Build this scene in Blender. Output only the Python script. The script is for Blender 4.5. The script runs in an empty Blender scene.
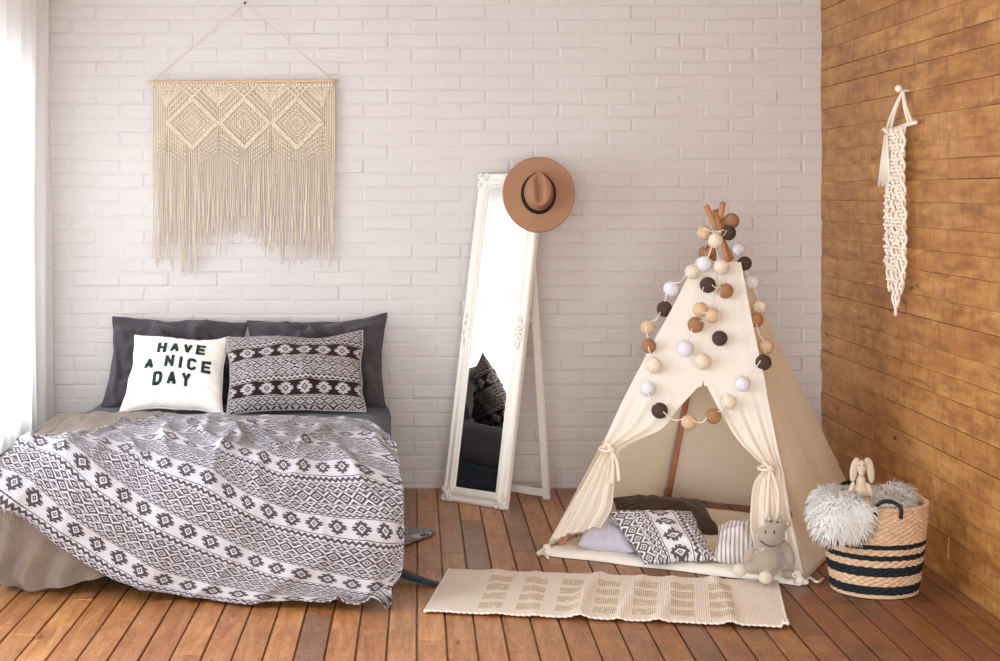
import bpy, bmesh, math, random
from mathutils import Vector, Matrix, noise, Euler
random.seed(7)
SC = bpy.context.scene
COL = SC.collection
PI = math.pi
F = 1600.0; CX = 417.0; CY = 190.0; H = 1.53       # camera: focal length in pixels, optical axis pixel, height
YB = 8.2; XR = 2.07; XL = -1.98; ZC = 2.515          # back wall, right wall, left wall, ceiling

# ------------------------------------------------------------------ placing helpers
def P(px, py, d):
    return Vector(((px-CX)*d/F, d, H-(py-CY)*d/F))
def PF(px, py, z=0.0):
    d = (H-z)*F/(py-CY); return P(px, py, d)
def ray_plane(px, py, p0, n):
    dr = P(px, py, 1.0) - Vector((0, 0, H)); o = Vector((0, 0, H))
    return o + dr*((p0-o).dot(n)/dr.dot(n))

# ------------------------------------------------------------------ object helpers
def link(name, me, mat=None, parent=None, smooth=True):
    o = bpy.data.objects.new(name, me); COL.objects.link(o)
    if mat: me.materials.append(mat)
    if smooth:
        for p in me.polygons: p.use_smooth = True
    if parent: o.parent = parent
    return o
def obj(name, bm, mat=None, parent=None, smooth=True):
    me = bpy.data.meshes.new(name); bmesh.ops.recalc_face_normals(bm, faces=bm.faces); bm.to_mesh(me); bm.free()
    return link(name, me, mat, parent, smooth)
def tag(o, label, cat, group=None):
    o['label'] = label; o['category'] = cat
    if group: o['group'] = group
    return o
def thing(name, label, cat, loc=(0, 0, 0), group=None):
    o = bpy.data.objects.new(name, None); COL.objects.link(o); o.empty_display_size = .1
    o.location = loc; return tag(o, label, cat, group)
def struct(o):
    o['kind'] = 'structure'; return o
def reparent(o, t):
    """parent o (world-space mesh) under empty t that has a location only"""
    o.parent = t; o.matrix_parent_inverse = Matrix.Translation(-Vector(t.location)); return o
def solidify(o, th, off=-1):
    m = o.modifiers.new('thickness', 'SOLIDIFY'); m.thickness = th; m.offset = off; return o
def subsurf(o, n=1):
    m = o.modifiers.new('smooth', 'SUBSURF'); m.levels = n; m.render_levels = n; return o
def bevel(o, w, s=2):
    m = o.modifiers.new('bevel', 'BEVEL'); m.width = w; m.segments = s; m.limit_method = 'ANGLE'; return o
def add_box(bm, lo, hi, M=None):
    vs = [bm.verts.new((x, y, z)) for x in (lo[0], hi[0]) for y in (lo[1], hi[1]) for z in (lo[2], hi[2])]
    if M:
        for v in vs: v.co = M @ v.co
    for f in ((0,1,3,2),(4,6,7,5),(0,4,5,1),(2,3,7,6),(0,2,6,4),(1,5,7,3)): bm.faces.new([vs[i] for i in f])
    return vs
def add_ball(bm, c, r, seg=16, M=None):
    """ellipsoid"""
    if not hasattr(r, '__len__'): r = (r, r, r)
    T = Matrix.Translation(Vector(c)) @ (M.to_4x4() if M else Matrix()) @ Matrix.Diagonal((r[0], r[1], r[2], 1))
    bmesh.ops.create_uvsphere(bm, u_segments=seg, v_segments=max(6, seg*2//3), radius=1, matrix=T)
def catmull(pts, n):
    """n samples along a polyline of Vectors"""
    out = []; m = len(pts)-1
    for i in range(n):
        t = i/(n-1)*m; k = min(int(t), m-1); f = t-k
        p0 = pts[max(k-1, 0)]; p1 = pts[k]; p2 = pts[k+1]; p3 = pts[min(k+2, m)]
        out.append(.5*((2*p1)+(p2-p0)*f+(2*p0-5*p1+4*p2-p3)*f*f+(3*p1-p0-3*p2+p3)*f**3))
    return out
def add_tube(bm, pts, r, seg=8, cap=True):
    """sweep a circle; r number or function of 0..1"""
    pts = [Vector(p) for p in pts]; n = len(pts)
    t0 = (pts[1]-pts[0]).normalized(); a = t0.orthogonal().normalized(); rings = []
    for i, p in enumerate(pts):
        t = (pts[min(i+1, n-1)]-pts[max(i-1, 0)])
        t = t.normalized() if t.length > 1e-9 else t0
        a = (a-t*a.dot(t)); a = a.normalized() if a.length > 1e-6 else t.orthogonal().normalized(); b = t.cross(a)
        rr = r(i/(n-1)) if callable(r) else r
        rings.append([bm.verts.new(p+rr*(math.cos(2*PI*k/seg)*a+math.sin(2*PI*k/seg)*b)) for k in range(seg)])
    for i in range(n-1):
        for k in range(seg):
            bm.faces.new((rings[i][k], rings[i][(k+1)%seg], rings[i+1][(k+1)%seg], rings[i+1][k]))
    if cap:
        bm.faces.new(rings[0][::-1]); bm.faces.new(rings[-1])
def grid_mesh(name, P2, UV=None, closed=False):
    """P2[j][i] Vectors -> mesh with uv"""
    nv = len(P2); nu = len(P2[0]); me = bpy.data.meshes.new(name)
    verts = [tuple(p) for row in P2 for p in row]; faces = []
    for j in range(nv-1):
        for i in range(nu-1 if not closed else nu):
            i2 = (i+1) % nu
            faces.append((j*nu+i, j*nu+i2, (j+1)*nu+i2, (j+1)*nu+i))
    me.from_pydata(verts, [], faces)
    if UV:
        l = me.uv_layers.new(name='UVMap')
        for p in me.polygons:
            for li in p.loop_indices:
                vi = me.loops[li].vertex_index; l.data[li].uv = UV[vi//nu][vi % nu]
    return me
def dense(rows, nu, nv, extra=None):
    """control rows of Vectors -> dense grid nv x nu"""
    R = [catmull(r, nu) for r in rows]
    cols = [catmull([R[j][i] for j in range(len(R))], nv) for i in range(nu)]
    return [[cols[i][j] for i in range(nu)] for j in range(nv)]
def normals(G):
    nv = len(G); nu = len(G[0]); N = []
    for j in range(nv):
        row = []
        for i in range(nu):
            a = G[j][min(i+1, nu-1)]-G[j][max(i-1, 0)]; b = G[min(j+1, nv-1)][i]-G[max(j-1, 0)][i]
            n = a.cross(b); row.append(n.normalized() if n.length > 1e-12 else Vector((0, -1, 0)))
        N.append(row)
    return N
def fbm(v, o=3): return noise.fractal(Vector(v), 1.0, 2.0, o)
def ss(a, b, x):
    t = max(0, min(1, (x-a)/(b-a))); return t*t*(3-2*t)

# ------------------------------------------------------------------ material helpers
class NT:
    def __init__(s, name):
        s.m = bpy.data.materials.new(name); s.m.use_nodes = True; s.t = s.m.node_tree; s.t.nodes.clear()
        s.out = s.t.nodes.new('ShaderNodeOutputMaterial')
    def n(s, typ, **kw):
        nd = s.t.nodes.new(typ)
        for k, v in kw.items(): setattr(nd, k, v)
        return nd
    def L(s, a, b): s.t.links.new(a.s if isinstance(a, V) else a, b)
    def set(s, sock, v):
        if isinstance(v, V): s.t.links.new(v.s, sock)
        elif hasattr(v, 'is_output'): s.t.links.new(v, sock)
        elif v is not None:
            if hasattr(v, '__len__') and len(v) == 3 and sock.type == 'RGBA': v = (*v, 1)
            sock.default_value = v
    def math(s, op, *a, clamp=False):
        nd = s.n('ShaderNodeMath', operation=op, use_clamp=clamp)
        for i, x in enumerate(a): s.set(nd.inputs[i], x)
        return V(s, nd.outputs[0])
    def uv(s):
        nd = s.n('ShaderNodeUVMap'); sp = s.n('ShaderNodeSeparateXYZ'); s.L(nd.outputs[0], sp.inputs[0])
        return V(s, sp.outputs[0]), V(s, sp.outputs[1])
    def pos(s, which='Object'):
        nd = s.n('ShaderNodeTexCoord'); return nd.outputs[which]
    def xyz(s, which='Object'):
        sp = s.n('ShaderNodeSeparateXYZ'); s.L(s.pos(which), sp.inputs[0]); return [V(s, sp.outputs[i]) for i in range(3)]
    def comb(s, x, y, z):
        nd = s.n('ShaderNodeCombineXYZ')
        for i, v in enumerate((x, y, z)): s.set(nd.inputs[i], v)
        return nd.outputs[0]
    def noise(s, scale, detail=3, rough=.55, vec=None, dist=0):
        nd = s.n('ShaderNodeTexNoise'); nd.inputs['Scale'].default_value = scale; nd.inputs['Detail'].default_value = detail
        nd.inputs['Roughness'].default_value = rough; nd.inputs['Distortion'].default_value = dist
        s.L(vec if vec is not None else s.pos(), nd.inputs['Vector']); return V(s, nd.outputs['Fac'])
    def mix(s, f, a, b, typ='MIX'):
        nd = s.n('ShaderNodeMix', data_type='RGBA', blend_type=typ); s.set(nd.inputs[0], f); s.set(nd.inputs[6], a); s.set(nd.inputs[7], b)
        return nd.outputs[2]
    def ramp(s, f, stops):
        nd = s.n('ShaderNodeValToRGB'); s.set(nd.inputs[0], f); e = nd.color_ramp.elements
        while len(e) < len(stops): e.new(.5)
        for k, (p, c) in enumerate(stops): e[k].position = p; e[k].color = (*c, 1)
        return nd.outputs[0]
    def attr(s, name):
        nd = s.n('ShaderNodeAttribute', attribute_name=name); return V(s, nd.outputs['Fac'])
    def bump(s, h, strength=.3, dist=.01, normal=None):
        nd = s.n('ShaderNodeBump'); nd.inputs['Strength'].default_value = strength; nd.inputs['Distance'].default_value = dist
        s.set(nd.inputs['Height'], h)
        if normal is not None: s.L(normal, nd.inputs['Normal'])
        return nd.outputs[0]
    def done(s, color, rough=.7, bump=None, spec=.3, metal=0, sheen=0, trans=0, tcol=None, sss=0):
        b = s.n('ShaderNodeBsdfPrincipled'); s.set(b.inputs['Base Color'], color); s.set(b.inputs['Roughness'], rough)
        b.inputs['Specular IOR Level'].default_value = spec; b.inputs['Metallic'].default_value = metal
        b.inputs['Sheen Weight'].default_value = sheen
        if bump is not None: s.L(bump, b.inputs['Normal'])
        sh = b.outputs[0]
        if trans:
            tr = s.n('ShaderNodeBsdfTranslucent'); s.set(tr.inputs[0], tcol or color)
            mx = s.n('ShaderNodeMixShader'); mx.inputs[0].default_value = trans; s.L(sh, mx.inputs[1]); s.L(tr.outputs[0], mx.inputs[2]); sh = mx.outputs[0]
        s.L(sh, s.out.inputs[0]); return s.m
class V:
    def __init__(s, nt, sock): s.nt = nt; s.s = sock
    def _o(s, op, *a, **k): return s.nt.math(op, s, *a, **k)
    def __add__(s, o): return s._o('ADD', o)
    def __radd__(s, o): return s._o('ADD', o)
    def __sub__(s, o): return s._o('SUBTRACT', o)
    def __rsub__(s, o): return s.nt.math('SUBTRACT', o, s)
    def __mul__(s, o): return s._o('MULTIPLY', o)
    def __rmul__(s, o): return s._o('MULTIPLY', o)
    def __truediv__(s, o): return s._o('DIVIDE', o)
    def lt(s, o): return s._o('LESS_THAN', o)
    def gt(s, o): return s._o('GREATER_THAN', o)
    def abs(s): return s._o('ABSOLUTE')
    def fract(s): return s._o('FRACT')
    def floor(s): return s._o('FLOOR')
    def max(s, o): return s._o('MAXIMUM', o)
    def min(s, o): return s._o('MINIMUM', o)
    def sin(s): return s._o('SINE')
    def pow(s, o): return s._o('POWER', o)
def srgb(r, g, b):
    f = lambda c: (c/255/12.92) if c/255 <= .04045 else ((c/255+.055)/1.055)**2.4
    return (f(r), f(g), f(b))

def plain(name, col, rough=.7, nscale=200, bstr=.15, var=.06, **kw):
    t = NT(name); n = t.noise(nscale, 2); n2 = t.noise(nscale/25, 3)
    c = t.mix(n2, tuple(x*(1-var) for x in col), tuple(min(1, x*(1+var)) for x in col))
    return t.done(c, rough, t.bump(n, bstr, .002), **kw)
def weave(name, col, scale=700, bstr=.3, **kw):
    t = NT(name); x, y, z = t.xyz(); h = ((x*scale).sin()*(z*scale).sin()+(y*scale).sin()); n = t.noise(12, 3)
    c = t.mix(n, tuple(v*.94 for v in col), tuple(min(1, v*1.05) for v in col))
    return t.done(c, .9, t.bump(h, bstr, .0015), spec=.1, sheen=.15, **kw)

# ---- aztec pattern (0 = ground, 1 = figure), u along the stripes, v across, metres
def aztec_mask(t, u, v, per=.2, sp=.098):
    T = (v/per).fract()
    def row(a, b): return ((T-a)*(2/(b-a))-1), T.gt(a)*T.lt(b)
    def tri(x): return ((x.fract()-.5).abs()*2)
    tot = None
    def add(m):
        nonlocal tot; tot = m if tot is None else tot.max(m)
    y, ins = row(0, .34)
    x = ((u/sp).fract()-.5)*2
    d = x.abs()*(1/.62)+y.abs()*(1/.86)
    body = d.lt(1.06)*(1-d.gt(.32)*d.lt(.56))*d.gt(.12)
    comb = (y.abs()*2.6+.3).fract().gt(.42)*d.gt(.9)*d.lt(1.42)*x.abs().gt(.18)
    add(body.max(comb)*ins)
    for a, b in ((.35, .365), (.475, .485), (.60, .612), (.79, .80), (.915, .925), (.985, .999)):
        add(T.gt(a)*T.lt(b))
    for a, b, zs in ((.375, .465, sp*.28), (.93, .98, sp*.28)):
        y, ins = row(a, b); add((y-(tri(u/zs)*2-1)*.55).abs().lt(.6)*ins)
    for a, b, s_ in ((.49, .595, sp*.5), (.81, .91, sp*.5)):
        y, ins = row(a, b); x = ((u/s_).fract()-.5)*2; d = x.abs()+y.abs(); add((d.gt(.42)*d.lt(1.0)).max(d.lt(.2)).max(d.gt(1.5))*ins)
    y, ins = row(.615, .785); x = ((u/(sp*.66)).fract()-.5)*2; d = x.abs()+y.abs()
    add((d.gt(.62)*d.lt(1.05)).max(d.gt(.16)*d.lt(.42)).max(d.gt(1.45))*ins)
    return tot, T
def aztec(name, light, dark, per=.2, sp=.098, off=(0, 0), invert_band=False, swap=False, soft=.9, dark2=None):
    t = NT(name); u, v = t.uv()
    if swap: u, v = v, u
    n = t.noise(260, 2); u = u+off[0]+(n-.5)*.004; v = v+off[1]+(t.noise(90, 2)-.5)*.004
    m, T = aztec_mask(t, u, v, per, sp)
    if invert_band:
        ins = T.gt(-.1)*T.lt(.345); m = (m-ins).abs()
    nz = t.noise(500, 2); m = m*soft+(nz-.5)*.25
    dk = t.mix(t.noise(14, 2), dark, dark2 or dark)
    c = t.mix(t.math('ADD', m, 0, clamp=True), light, dk)
    x = (u*900).sin()*(v*900).sin()
    return t.done(c, .92, t.bump(x+m*1.5, .35, .0012), spec=.1, sheen=.1)

M = {}
M['blanket'] = aztec('black and white diamond weave', srgb(184, 179, 184), srgb(26, 17, 22), dark2=srgb(52, 32, 38))
M['cushion_dark'] = aztec('maroon band weave', srgb(40, 20, 22), srgb(182, 174, 176), per=.2, sp=.090, off=(.0, .149))
M['cushion_tent'] = aztec('grey band weave', srgb(222, 217, 220), srgb(52, 42, 50), per=.30, sp=.085, swap=True, off=(.02, .04))
M['charcoal'] = weave('charcoal cotton', srgb(70, 65, 70), 900, .2)
M['charcoal_sheet'] = weave('charcoal bed sheet', srgb(64, 64, 72), 900, .2)
M['bed_base'] = weave('slate blue upholstery', srgb(38, 48, 58), 600, .3)
M['white_cotton'] = weave('white cushion cotton', srgb(238, 234, 228), 800, .3)
M['canvas'] = weave('ivory tent canvas', srgb(248, 244, 234), 1100, .2, trans=.36, tcol=srgb(246, 222, 184))
M['mat'] = plain('quilted white mat', srgb(232, 226, 214), .95, 90, .5)
M['black_ink'] = plain('printed black letters', srgb(30, 46, 46), .8)
M['white_paint'] = plain('chipped white paint', srgb(228, 223, 214), .5, 60, .4, .09)
M['cord'] = plain('cream cotton cord', srgb(215, 199, 180), .9, 300, .6)
M['white_cord'] = plain('white cotton cord', srgb(238, 228, 212), .9, 300, .6)
M['dowel'] = plain('pale wood dowel', srgb(205, 178, 148), .6, 40, .2, .12)
M['hat'] = plain('camel wool felt', srgb(158, 116, 90), .95, 120, .25, .06)
M['hat_band'] = plain('black ribbon', srgb(22, 20, 22), .6, 300, .3)
M['brown_cushion'] = weave('dark brown velvet', srgb(74, 58, 50), 900, .2)
M['lilac'] = weave('lilac grey cotton', srgb(190, 184, 196), 900, .2)
M['plush'] = plain('grey beige plush', srgb(160, 146, 130), 1.0, 350, .9, .1, sheen=.6)
M['plush_light'] = plain('pale plush', srgb(204, 193, 178), 1.0, 350, .9, .06, sheen=.6)
M['plush_ear'] = plain('peach plush', srgb(214, 178, 150), 1.0, 350, .7)
M['fur'] = plain('off white long fur', (.99, .955, .91), 1.0, 40, .0, .01, spec=.0, trans=.25)
M['black'] = plain('black plastic', srgb(16, 16, 18), .4)
M['leather'] = plain('dark green black leather', srgb(24, 30, 32), .5, 80, .3)
M['linen_bunny'] = plain('beige linen plush', srgb(200, 184, 164), 1.0, 400, .7)
M['flower'] = plain('orange flower centre', srgb(220, 140, 50), .8)
M['window_paint'] = plain('white window paint', srgb(240, 240, 238), .4)

def pole_mat():
    t = NT('varnished pine pole'); x, y, z = t.xyz(); n = t.noise(8, 4, .6, t.comb(x*12, y*12, z*.8))
    return t.done(t.mix(n, srgb(150, 96, 66), srgb(196, 142, 104)), .5, t.bump(n, .1, .002))
M['pole'] = pole_mat()
def glass_mirror():
    t = NT('silvered mirror glass'); return t.done((.93, .94, .94), .015, None, metal=1)
M['mirror'] = glass_mirror()
def stripe_mat():
    t = NT('grey striped ticking'); u, v = t.uv(); m = ((u/.0175).fract()-.5).abs().lt(.21)
    return t.done(t.mix(m, srgb(222, 216, 210), srgb(160, 151, 152)), .9, t.bump(t.noise(500, 2), .3, .002), spec=.1)
M['ticking'] = stripe_mat()
def knit_mat():
    t = NT('taupe knitted wool'); u, v = t.uv()
    h = (u*(2*PI/.016)+(v*(2*PI/.012)).sin()*.8).sin()
    n = t.noise(20, 3); c = t.mix(n, srgb(130, 108, 90), srgb(160, 136, 114))
    c = t.mix((h*.5+.5)*.35, c, srgb(90, 74, 62))
    return t.done(c, 1, t.bump(h, .8, .004), spec=.1, sheen=.4)
M['knit'] = knit_mat()

# ================================================================== ROOM SHELL
def brick_wall_mat():
    t = NT('white painted brick'); n = t.noise(25, 5, .6); n2 = t.noise(2.5, 3); n3 = t.noise(110, 3)
    r = t.attr('rnd')
    c = t.mix(n2, srgb(198, 192, 189), srgb(204, 199, 196)); c = t.mix(r*.25, c, srgb(200, 193, 191))
    return t.done(c, .55, t.bump(n*.8+n3*.3+t.noise(7, 3), .5, .008), spec=.35)
M['brick'] = brick_wall_mat()
def build_bricks():
    bm = bmesh.new(); lay = bm.faces.layers.float.new('rnd')
    L = .2496; Hc = .0722
    y0 = YB
    # mortar sheet and wall body
    add_box(bm, (XL-.15, y0, 0), (XR+.16, y0+.15, ZC+.12))
    # one course has its head joints at pixel x = 364 and its centre at pixel y = 26
    zc = H-(26-CY)*YB/F; xj = (364-CX)*YB/F
    for r in range(-40, 6):
        z0 = zc-Hc/2+r*Hc; z1 = z0+Hc
        if z1 < .01 or z0 > ZC+.02: continue
        z0 = max(z0, 0); z1 = min(z1, ZC+.04)
        sh = xj+(0 if r % 2 == 0 else L/2)
        for k in range(-12, 12):
            x0 = sh+k*L+random.uniform(-.007, .007); x1 = sh+(k+1)*L
            if x1 < XL-.02 or x0 > XR+.05: continue
            x0 = max(x0, XL-.05); x1 = min(x1, XR+.08)
            if x1-x0 < .03: continue
            g = .0010; dep = .0031+random.uniform(-.0013, .0015); ch = random.uniform(.007, .011)
            tilt = random.uniform(-.0016, .0016); tz = random.uniform(-.0012, .0012); rv = random.random()
            A = [(x0+g, z0+g), (x1-g, z0+g), (x1-g, z1-g), (x0+g, z1-g)]
            B = [(x0+g+ch, z0+g+ch), (x1-g-ch, z0+g+ch), (x1-g-ch, z1-g-ch), (x0+g+ch, z1-g-ch)]
            j = lambda: random.uniform(-.0022, .0022)
            va = [bm.verts.new((x+j(), y0-.0001, z+j())) for x, z in A]
            vb = [bm.verts.new((x+j(), y0-dep-(tilt if q in (0, 3) else -tilt)-(tz if q < 2 else -tz), z+j())) for q, (x, z) in enumerate(B)]
            fs = [bm.faces.new(vb)]
            for q in range(4): fs.append(bm.faces.new((va[q], va[(q+1) % 4], vb[(q+1) % 4], vb[q])))
            for f in fs: f[lay] = rv
    o = obj('wall_back', bm, M['brick'], None, False); return struct(o)
build_bricks()

def planks_mat(name, wall):
    t = NT(name); x, y, z = t.xyz(); r = t.attr('rnd'); r2 = (r*37.7).fract(); r3 = (r*91.3).fract()
    if wall:
        g = t.comb(y*1.0+r*31, z*9+r*17, x*5)
        n = t.noise(2.2, 6, .62, g, .6); fine = t.noise(7, 5, .7, t.comb(y*1.2+r*9, z*42, x), .3)
        blot = t.noise(5.5, 4, .6, t.comb(y*1.2+r*3, z*3, x))
        c = t.ramp(n, [(.25, srgb(146, 92, 40)), (.45, srgb(186, 132, 70)), (.6, srgb(202, 150, 84)), (.8, srgb(232, 182, 114))])
        c = t.mix(r2*.45, c, srgb(164, 106, 54)); c = t.mix((fine-.35)*.55, c, srgb(134, 82, 38))
        c = t.mix(t.math('MULTIPLY', (blot-.46)*5, 1, clamp=True)*.62, c, srgb(122, 70, 30)); b2 = t.noise(1.5, 4, .6, t.comb(y*1.6, z*2.2, 5)); c = t.mix(t.math('MULTIPLY', (b2-.5)*4, 1, clamp=True)*.45, c, srgb(222, 172, 110)); gr = t.noise(4, 4, .6, t.comb(y*3+r*5, z*60, x), 1.2); c = t.mix(t.math('MULTIPLY', (gr-.5)*4, 1, clamp=True)*.3, c, srgb(120, 70, 34))
        # knots
        wob = (t.noise(30, 2)-.5)*.09; gate = t.noise(1.7, 2, .5, t.comb(y*2+r*7, z*6, 3)).gt(.52)
        for sy, sz, rad in ((3.1, 6.5, .10), (5.3, 8.0, .07)):
            vo = t.n('ShaderNodeTexVoronoi'); vo.inputs['Scale'].default_value = 1; t.L(t.comb(y*sy+r*5, z*sz, 0), vo.inputs['Vector'])
            k = V(t, vo.outputs['Distance'])+wob
            c = t.mix(t.math('MULTIPLY', (rad*2.2-k)*7, 1, clamp=True)*.4*gate, c, srgb(120, 66, 30)); c = t.mix(t.math('MULTIPLY', (rad*.75-k)*30, 1, clamp=True)*gate*.9, c, srgb(62, 32, 18))
        # short cross-grain saw marks and pale scuffs
        mk = t.noise(3, 5, .7, t.comb(y*11, z*3.2+r*8, x), .5); c = t.mix(t.math('MULTIPLY', (mk-.5)*5, 1, clamp=True)*.6, c, srgb(128, 76, 36))
        sc = t.noise(3, 4, .7, t.comb(y*1.3+r*4, z*30, 7)); c = t.mix(t.math('MULTIPLY', (sc-.62)*6, 1, clamp=True)*.5, c, srgb(226, 184, 132))
        h = n*.4+fine*.5+mk*.5
        return t.done(c, .45, t.bump(h+t.noise(4, 3, .5, t.comb(y*2.5+r*3, z*5, x))*1.5, .6, .006), spec=.4)
    g = t.comb(x*14+r*31, y*1.1+r*17, z)
    n = t.noise(2.4, 6, .65, g, .8); fine = t.noise(8, 5, .7, t.comb(x*40, y*1.4+r*9, z), .3)
    blot = t.noise(4.5, 5, .65, t.comb(x+r*2, y*.7, z)); big = t.noise(.9, 3, .5, t.comb(x*1.0, y*.8, 3.1))
    c = t.ramp(n, [(.22, srgb(124, 74, 38)), (.42, srgb(188, 124, 68)), (.6, srgb(216, 154, 94)), (.82, srgb(234, 182, 126))])
    c = t.mix(r2*.5, c, srgb(140, 80, 46)); c = t.mix(t.math('MULTIPLY', r3-.76, 4.0, clamp=True)*.75, c, srgb(112, 90, 74))
    c = t.mix(t.math('MULTIPLY', (fine-.42)*2.4, 1, clamp=True)*.55, c, srgb(96, 54, 32)); knt = t.n('ShaderNodeTexVoronoi'); knt.inputs['Scale'].default_value = 1; t.L(t.comb(x*9+r*7, y*2.6, 0), knt.inputs['Vector']); c = t.mix(t.math('MULTIPLY', (.10-V(t, knt.outputs['Distance'])+(t.noise(25, 2)-.5)*.08)*18, 1, clamp=True)*.8, c, srgb(58, 34, 24))
    c = t.mix(t.math('MULTIPLY', (blot-.52)*3.6, 1, clamp=True)*.6, c, srgb(76, 48, 34)); wr_ = t.noise(14, 5, .7, t.comb(x*2, y, z), .5); c = t.mix(t.math('MULTIPLY', (wr_-.56)*5, 1, clamp=True)*.5, c, srgb(200, 168, 140)); c = t.mix(t.math('MULTIPLY', (.42-wr_)*6, 1, clamp=True)*.45, c, srgb(84, 46, 28))
    # boards turn darker and redder towards the right, broken up by noise
    right_dark = t.math('MULTIPLY', (x-.1)*.75+(big-.5)*1.4, 1, clamp=True)
    c = t.mix(right_dark*.58, c, srgb(104, 52, 30)); c = t.mix(right_dark*t.math('MULTIPLY', (t.noise(3.1, 4, .65, t.comb(x*1.3, y*.9, 8))-.5)*5, 1, clamp=True)*.75, c, srgb(56, 36, 30))
    rough = .10+fine*.26+blot*.22
    sp2 = t.noise(55, 3, .7); c = t.mix(t.math('MULTIPLY', (sp2-.56)*6, 1, clamp=True)*.35, c, srgb(206, 182, 158)); c = t.mix(t.math('MULTIPLY', (.43-sp2)*7, 1, clamp=True)*.4, c, srgb(74, 42, 28))
    edge = ((x/.1008).fract()-.5).abs(); c = t.mix(t.math('MULTIPLY', (edge-.43)*14+(n-.5)*2, 1, clamp=True)*.55, c, srgb(64, 40, 28))
    return t.done(c, rough, t.bump(n*.7+fine*.9+blot*.7+sp2*.5, .6, .004), spec=.4)
def build_floor():
    bm = bmesh.new(); lay = bm.faces.layers.float.new('rnd'); W = .1008
    add_box(bm, (XL-.1, -1, -.06), (XR+.1, YB+.1, -.012))
    k0 = int(XL/W)-1
    for k in range(k0, int(XR/W)+2):
        y = -1-random.random()
        while y < YB:
            l = random.uniform(.5, 1.7); y1 = min(y+l, YB+.05)
            x0 = k*W+.0018+random.uniform(0, .0016); x1 = (k+1)*W-.0018-random.uniform(0, .0016)
            a = y+.0014; b = y1-.0014; e = .0022; zt = random.uniform(-.0012, .0008); rv = random.random()
            if b > -1 and b-a > .02:
                va = [bm.verts.new(p) for p in ((x0, a, -.014), (x1, a, -.014), (x1, b, -.014), (x0, b, -.014))]
                vm = [bm.verts.new(p) for p in ((x0, a, zt-e), (x1, a, zt-e), (x1, b, zt-e), (x0, b, zt-e))]
                tl = random.uniform(-.0007, .0007)
                vt = [bm.verts.new(p) for p in ((x0+e, a+e, zt+tl), (x1-e, a+e, zt-tl), (x1-e, b-e, zt-tl), (x0+e, b-e, zt+tl))]
                fs = [bm.faces.new(vt)]
                for q in range(4):
                    fs.append(bm.faces.new((va[q], va[(q+1) % 4], vm[(q+1) % 4], vm[q]))); fs.append(bm.faces.new((vm[q], vm[(q+1) % 4], vt[(q+1) % 4], vt[q])))
                for f in fs: f[lay] = rv
            y = y1
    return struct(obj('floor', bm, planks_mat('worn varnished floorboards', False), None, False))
build_floor()
def build_right_wall():
    bm = bmesh.new(); lay = bm.faces.layers.float.new('rnd')
    add_box(bm, (XR+.006, 2.5, 0), (XR+.15, YB, ZC+.12))
    z = 0; hs = []
    # one seam sits at pixel y 193 (camera height); spread boards about it
    while z < ZC:
        h = random.choice((.080, .092, .104, .088, .112)); z1 = min(z+h, ZC); y = 2.5-random.random()*.5
        while y < YB:
            l = random.uniform(1.6, 4.2); y1 = min(y+l, YB)
            e = .0022; px = XR+random.uniform(-.004, .004); a = max(y, 2.5)+.001; b = y1-.001; rv = random.random()
            if b-a > .03:
                tl = random.uniform(-.0035, .0035)
                va = [bm.verts.new(p) for p in ((XR+.01, a, z), (XR+.01, b, z), (XR+.01, b, z1), (XR+.01, a, z1))]
                vt = [bm.verts.new(p) for p in ((px+tl, a+e, z+e), (px+tl, b-e, z+e), (px-tl, b-e, z1-e), (px-tl, a+e, z1-e))]
                fs = [bm.faces.new(vt)]
                for q in range(4): fs.append(bm.faces.new((va[q], va[(q+1) % 4], vt[(q+1) % 4], vt[q])))
                for f in fs: f[lay] = rv
            y = y1
        z = z1
    return struct(obj('wall_right', bm, planks_mat('honey pine cladding', True), None, False))
build_right_wall()
bm = bmesh.new(); add_box(bm, (XL-.15, 3.6, ZC), (XR+.15, YB, ZC+.1)); struct(obj('ceiling', bm, plain('white ceiling paint', srgb(240, 238, 235), .9), None, False))
# left wall with window openings
WIN = [(4.05, 5.75), (6.05, 7.75)]; WZ0, WZ1 = .45, 2.1
plaster = plain('white plaster', srgb(240, 237, 233), .85)
bm = bmesh.new()
add_box(bm, (XL-.15, 3, 0), (XL, YB, WZ0)); add_box(bm, (XL-.15, 3, WZ1), (XL, YB, ZC+.1))
for a, b in ((3, WIN[0][0]), (WIN[0][1], WIN[1][0]), (WIN[1][1], YB)): add_box(bm, (XL-.15, a, WZ0), (XL, b, WZ1))
struct(obj('wall_left', bm, plaster, None, False))
def glass():
    t = NT('window glass'); b = t.n('ShaderNodeBsdfTransparent'); g = t.n('ShaderNodeBsdfGlossy'); g.inputs['Roughness'].default_value = .02
    mx = t.n('ShaderNodeMixShader'); mx.inputs[0].default_value = .06; t.L(b.outputs[0], mx.inputs[1]); t.L(g.outputs[0], mx.inputs[2]); t.L(mx.outputs[0], t.out.inputs[0]); return t.m
M['glass'] = glass()
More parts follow.
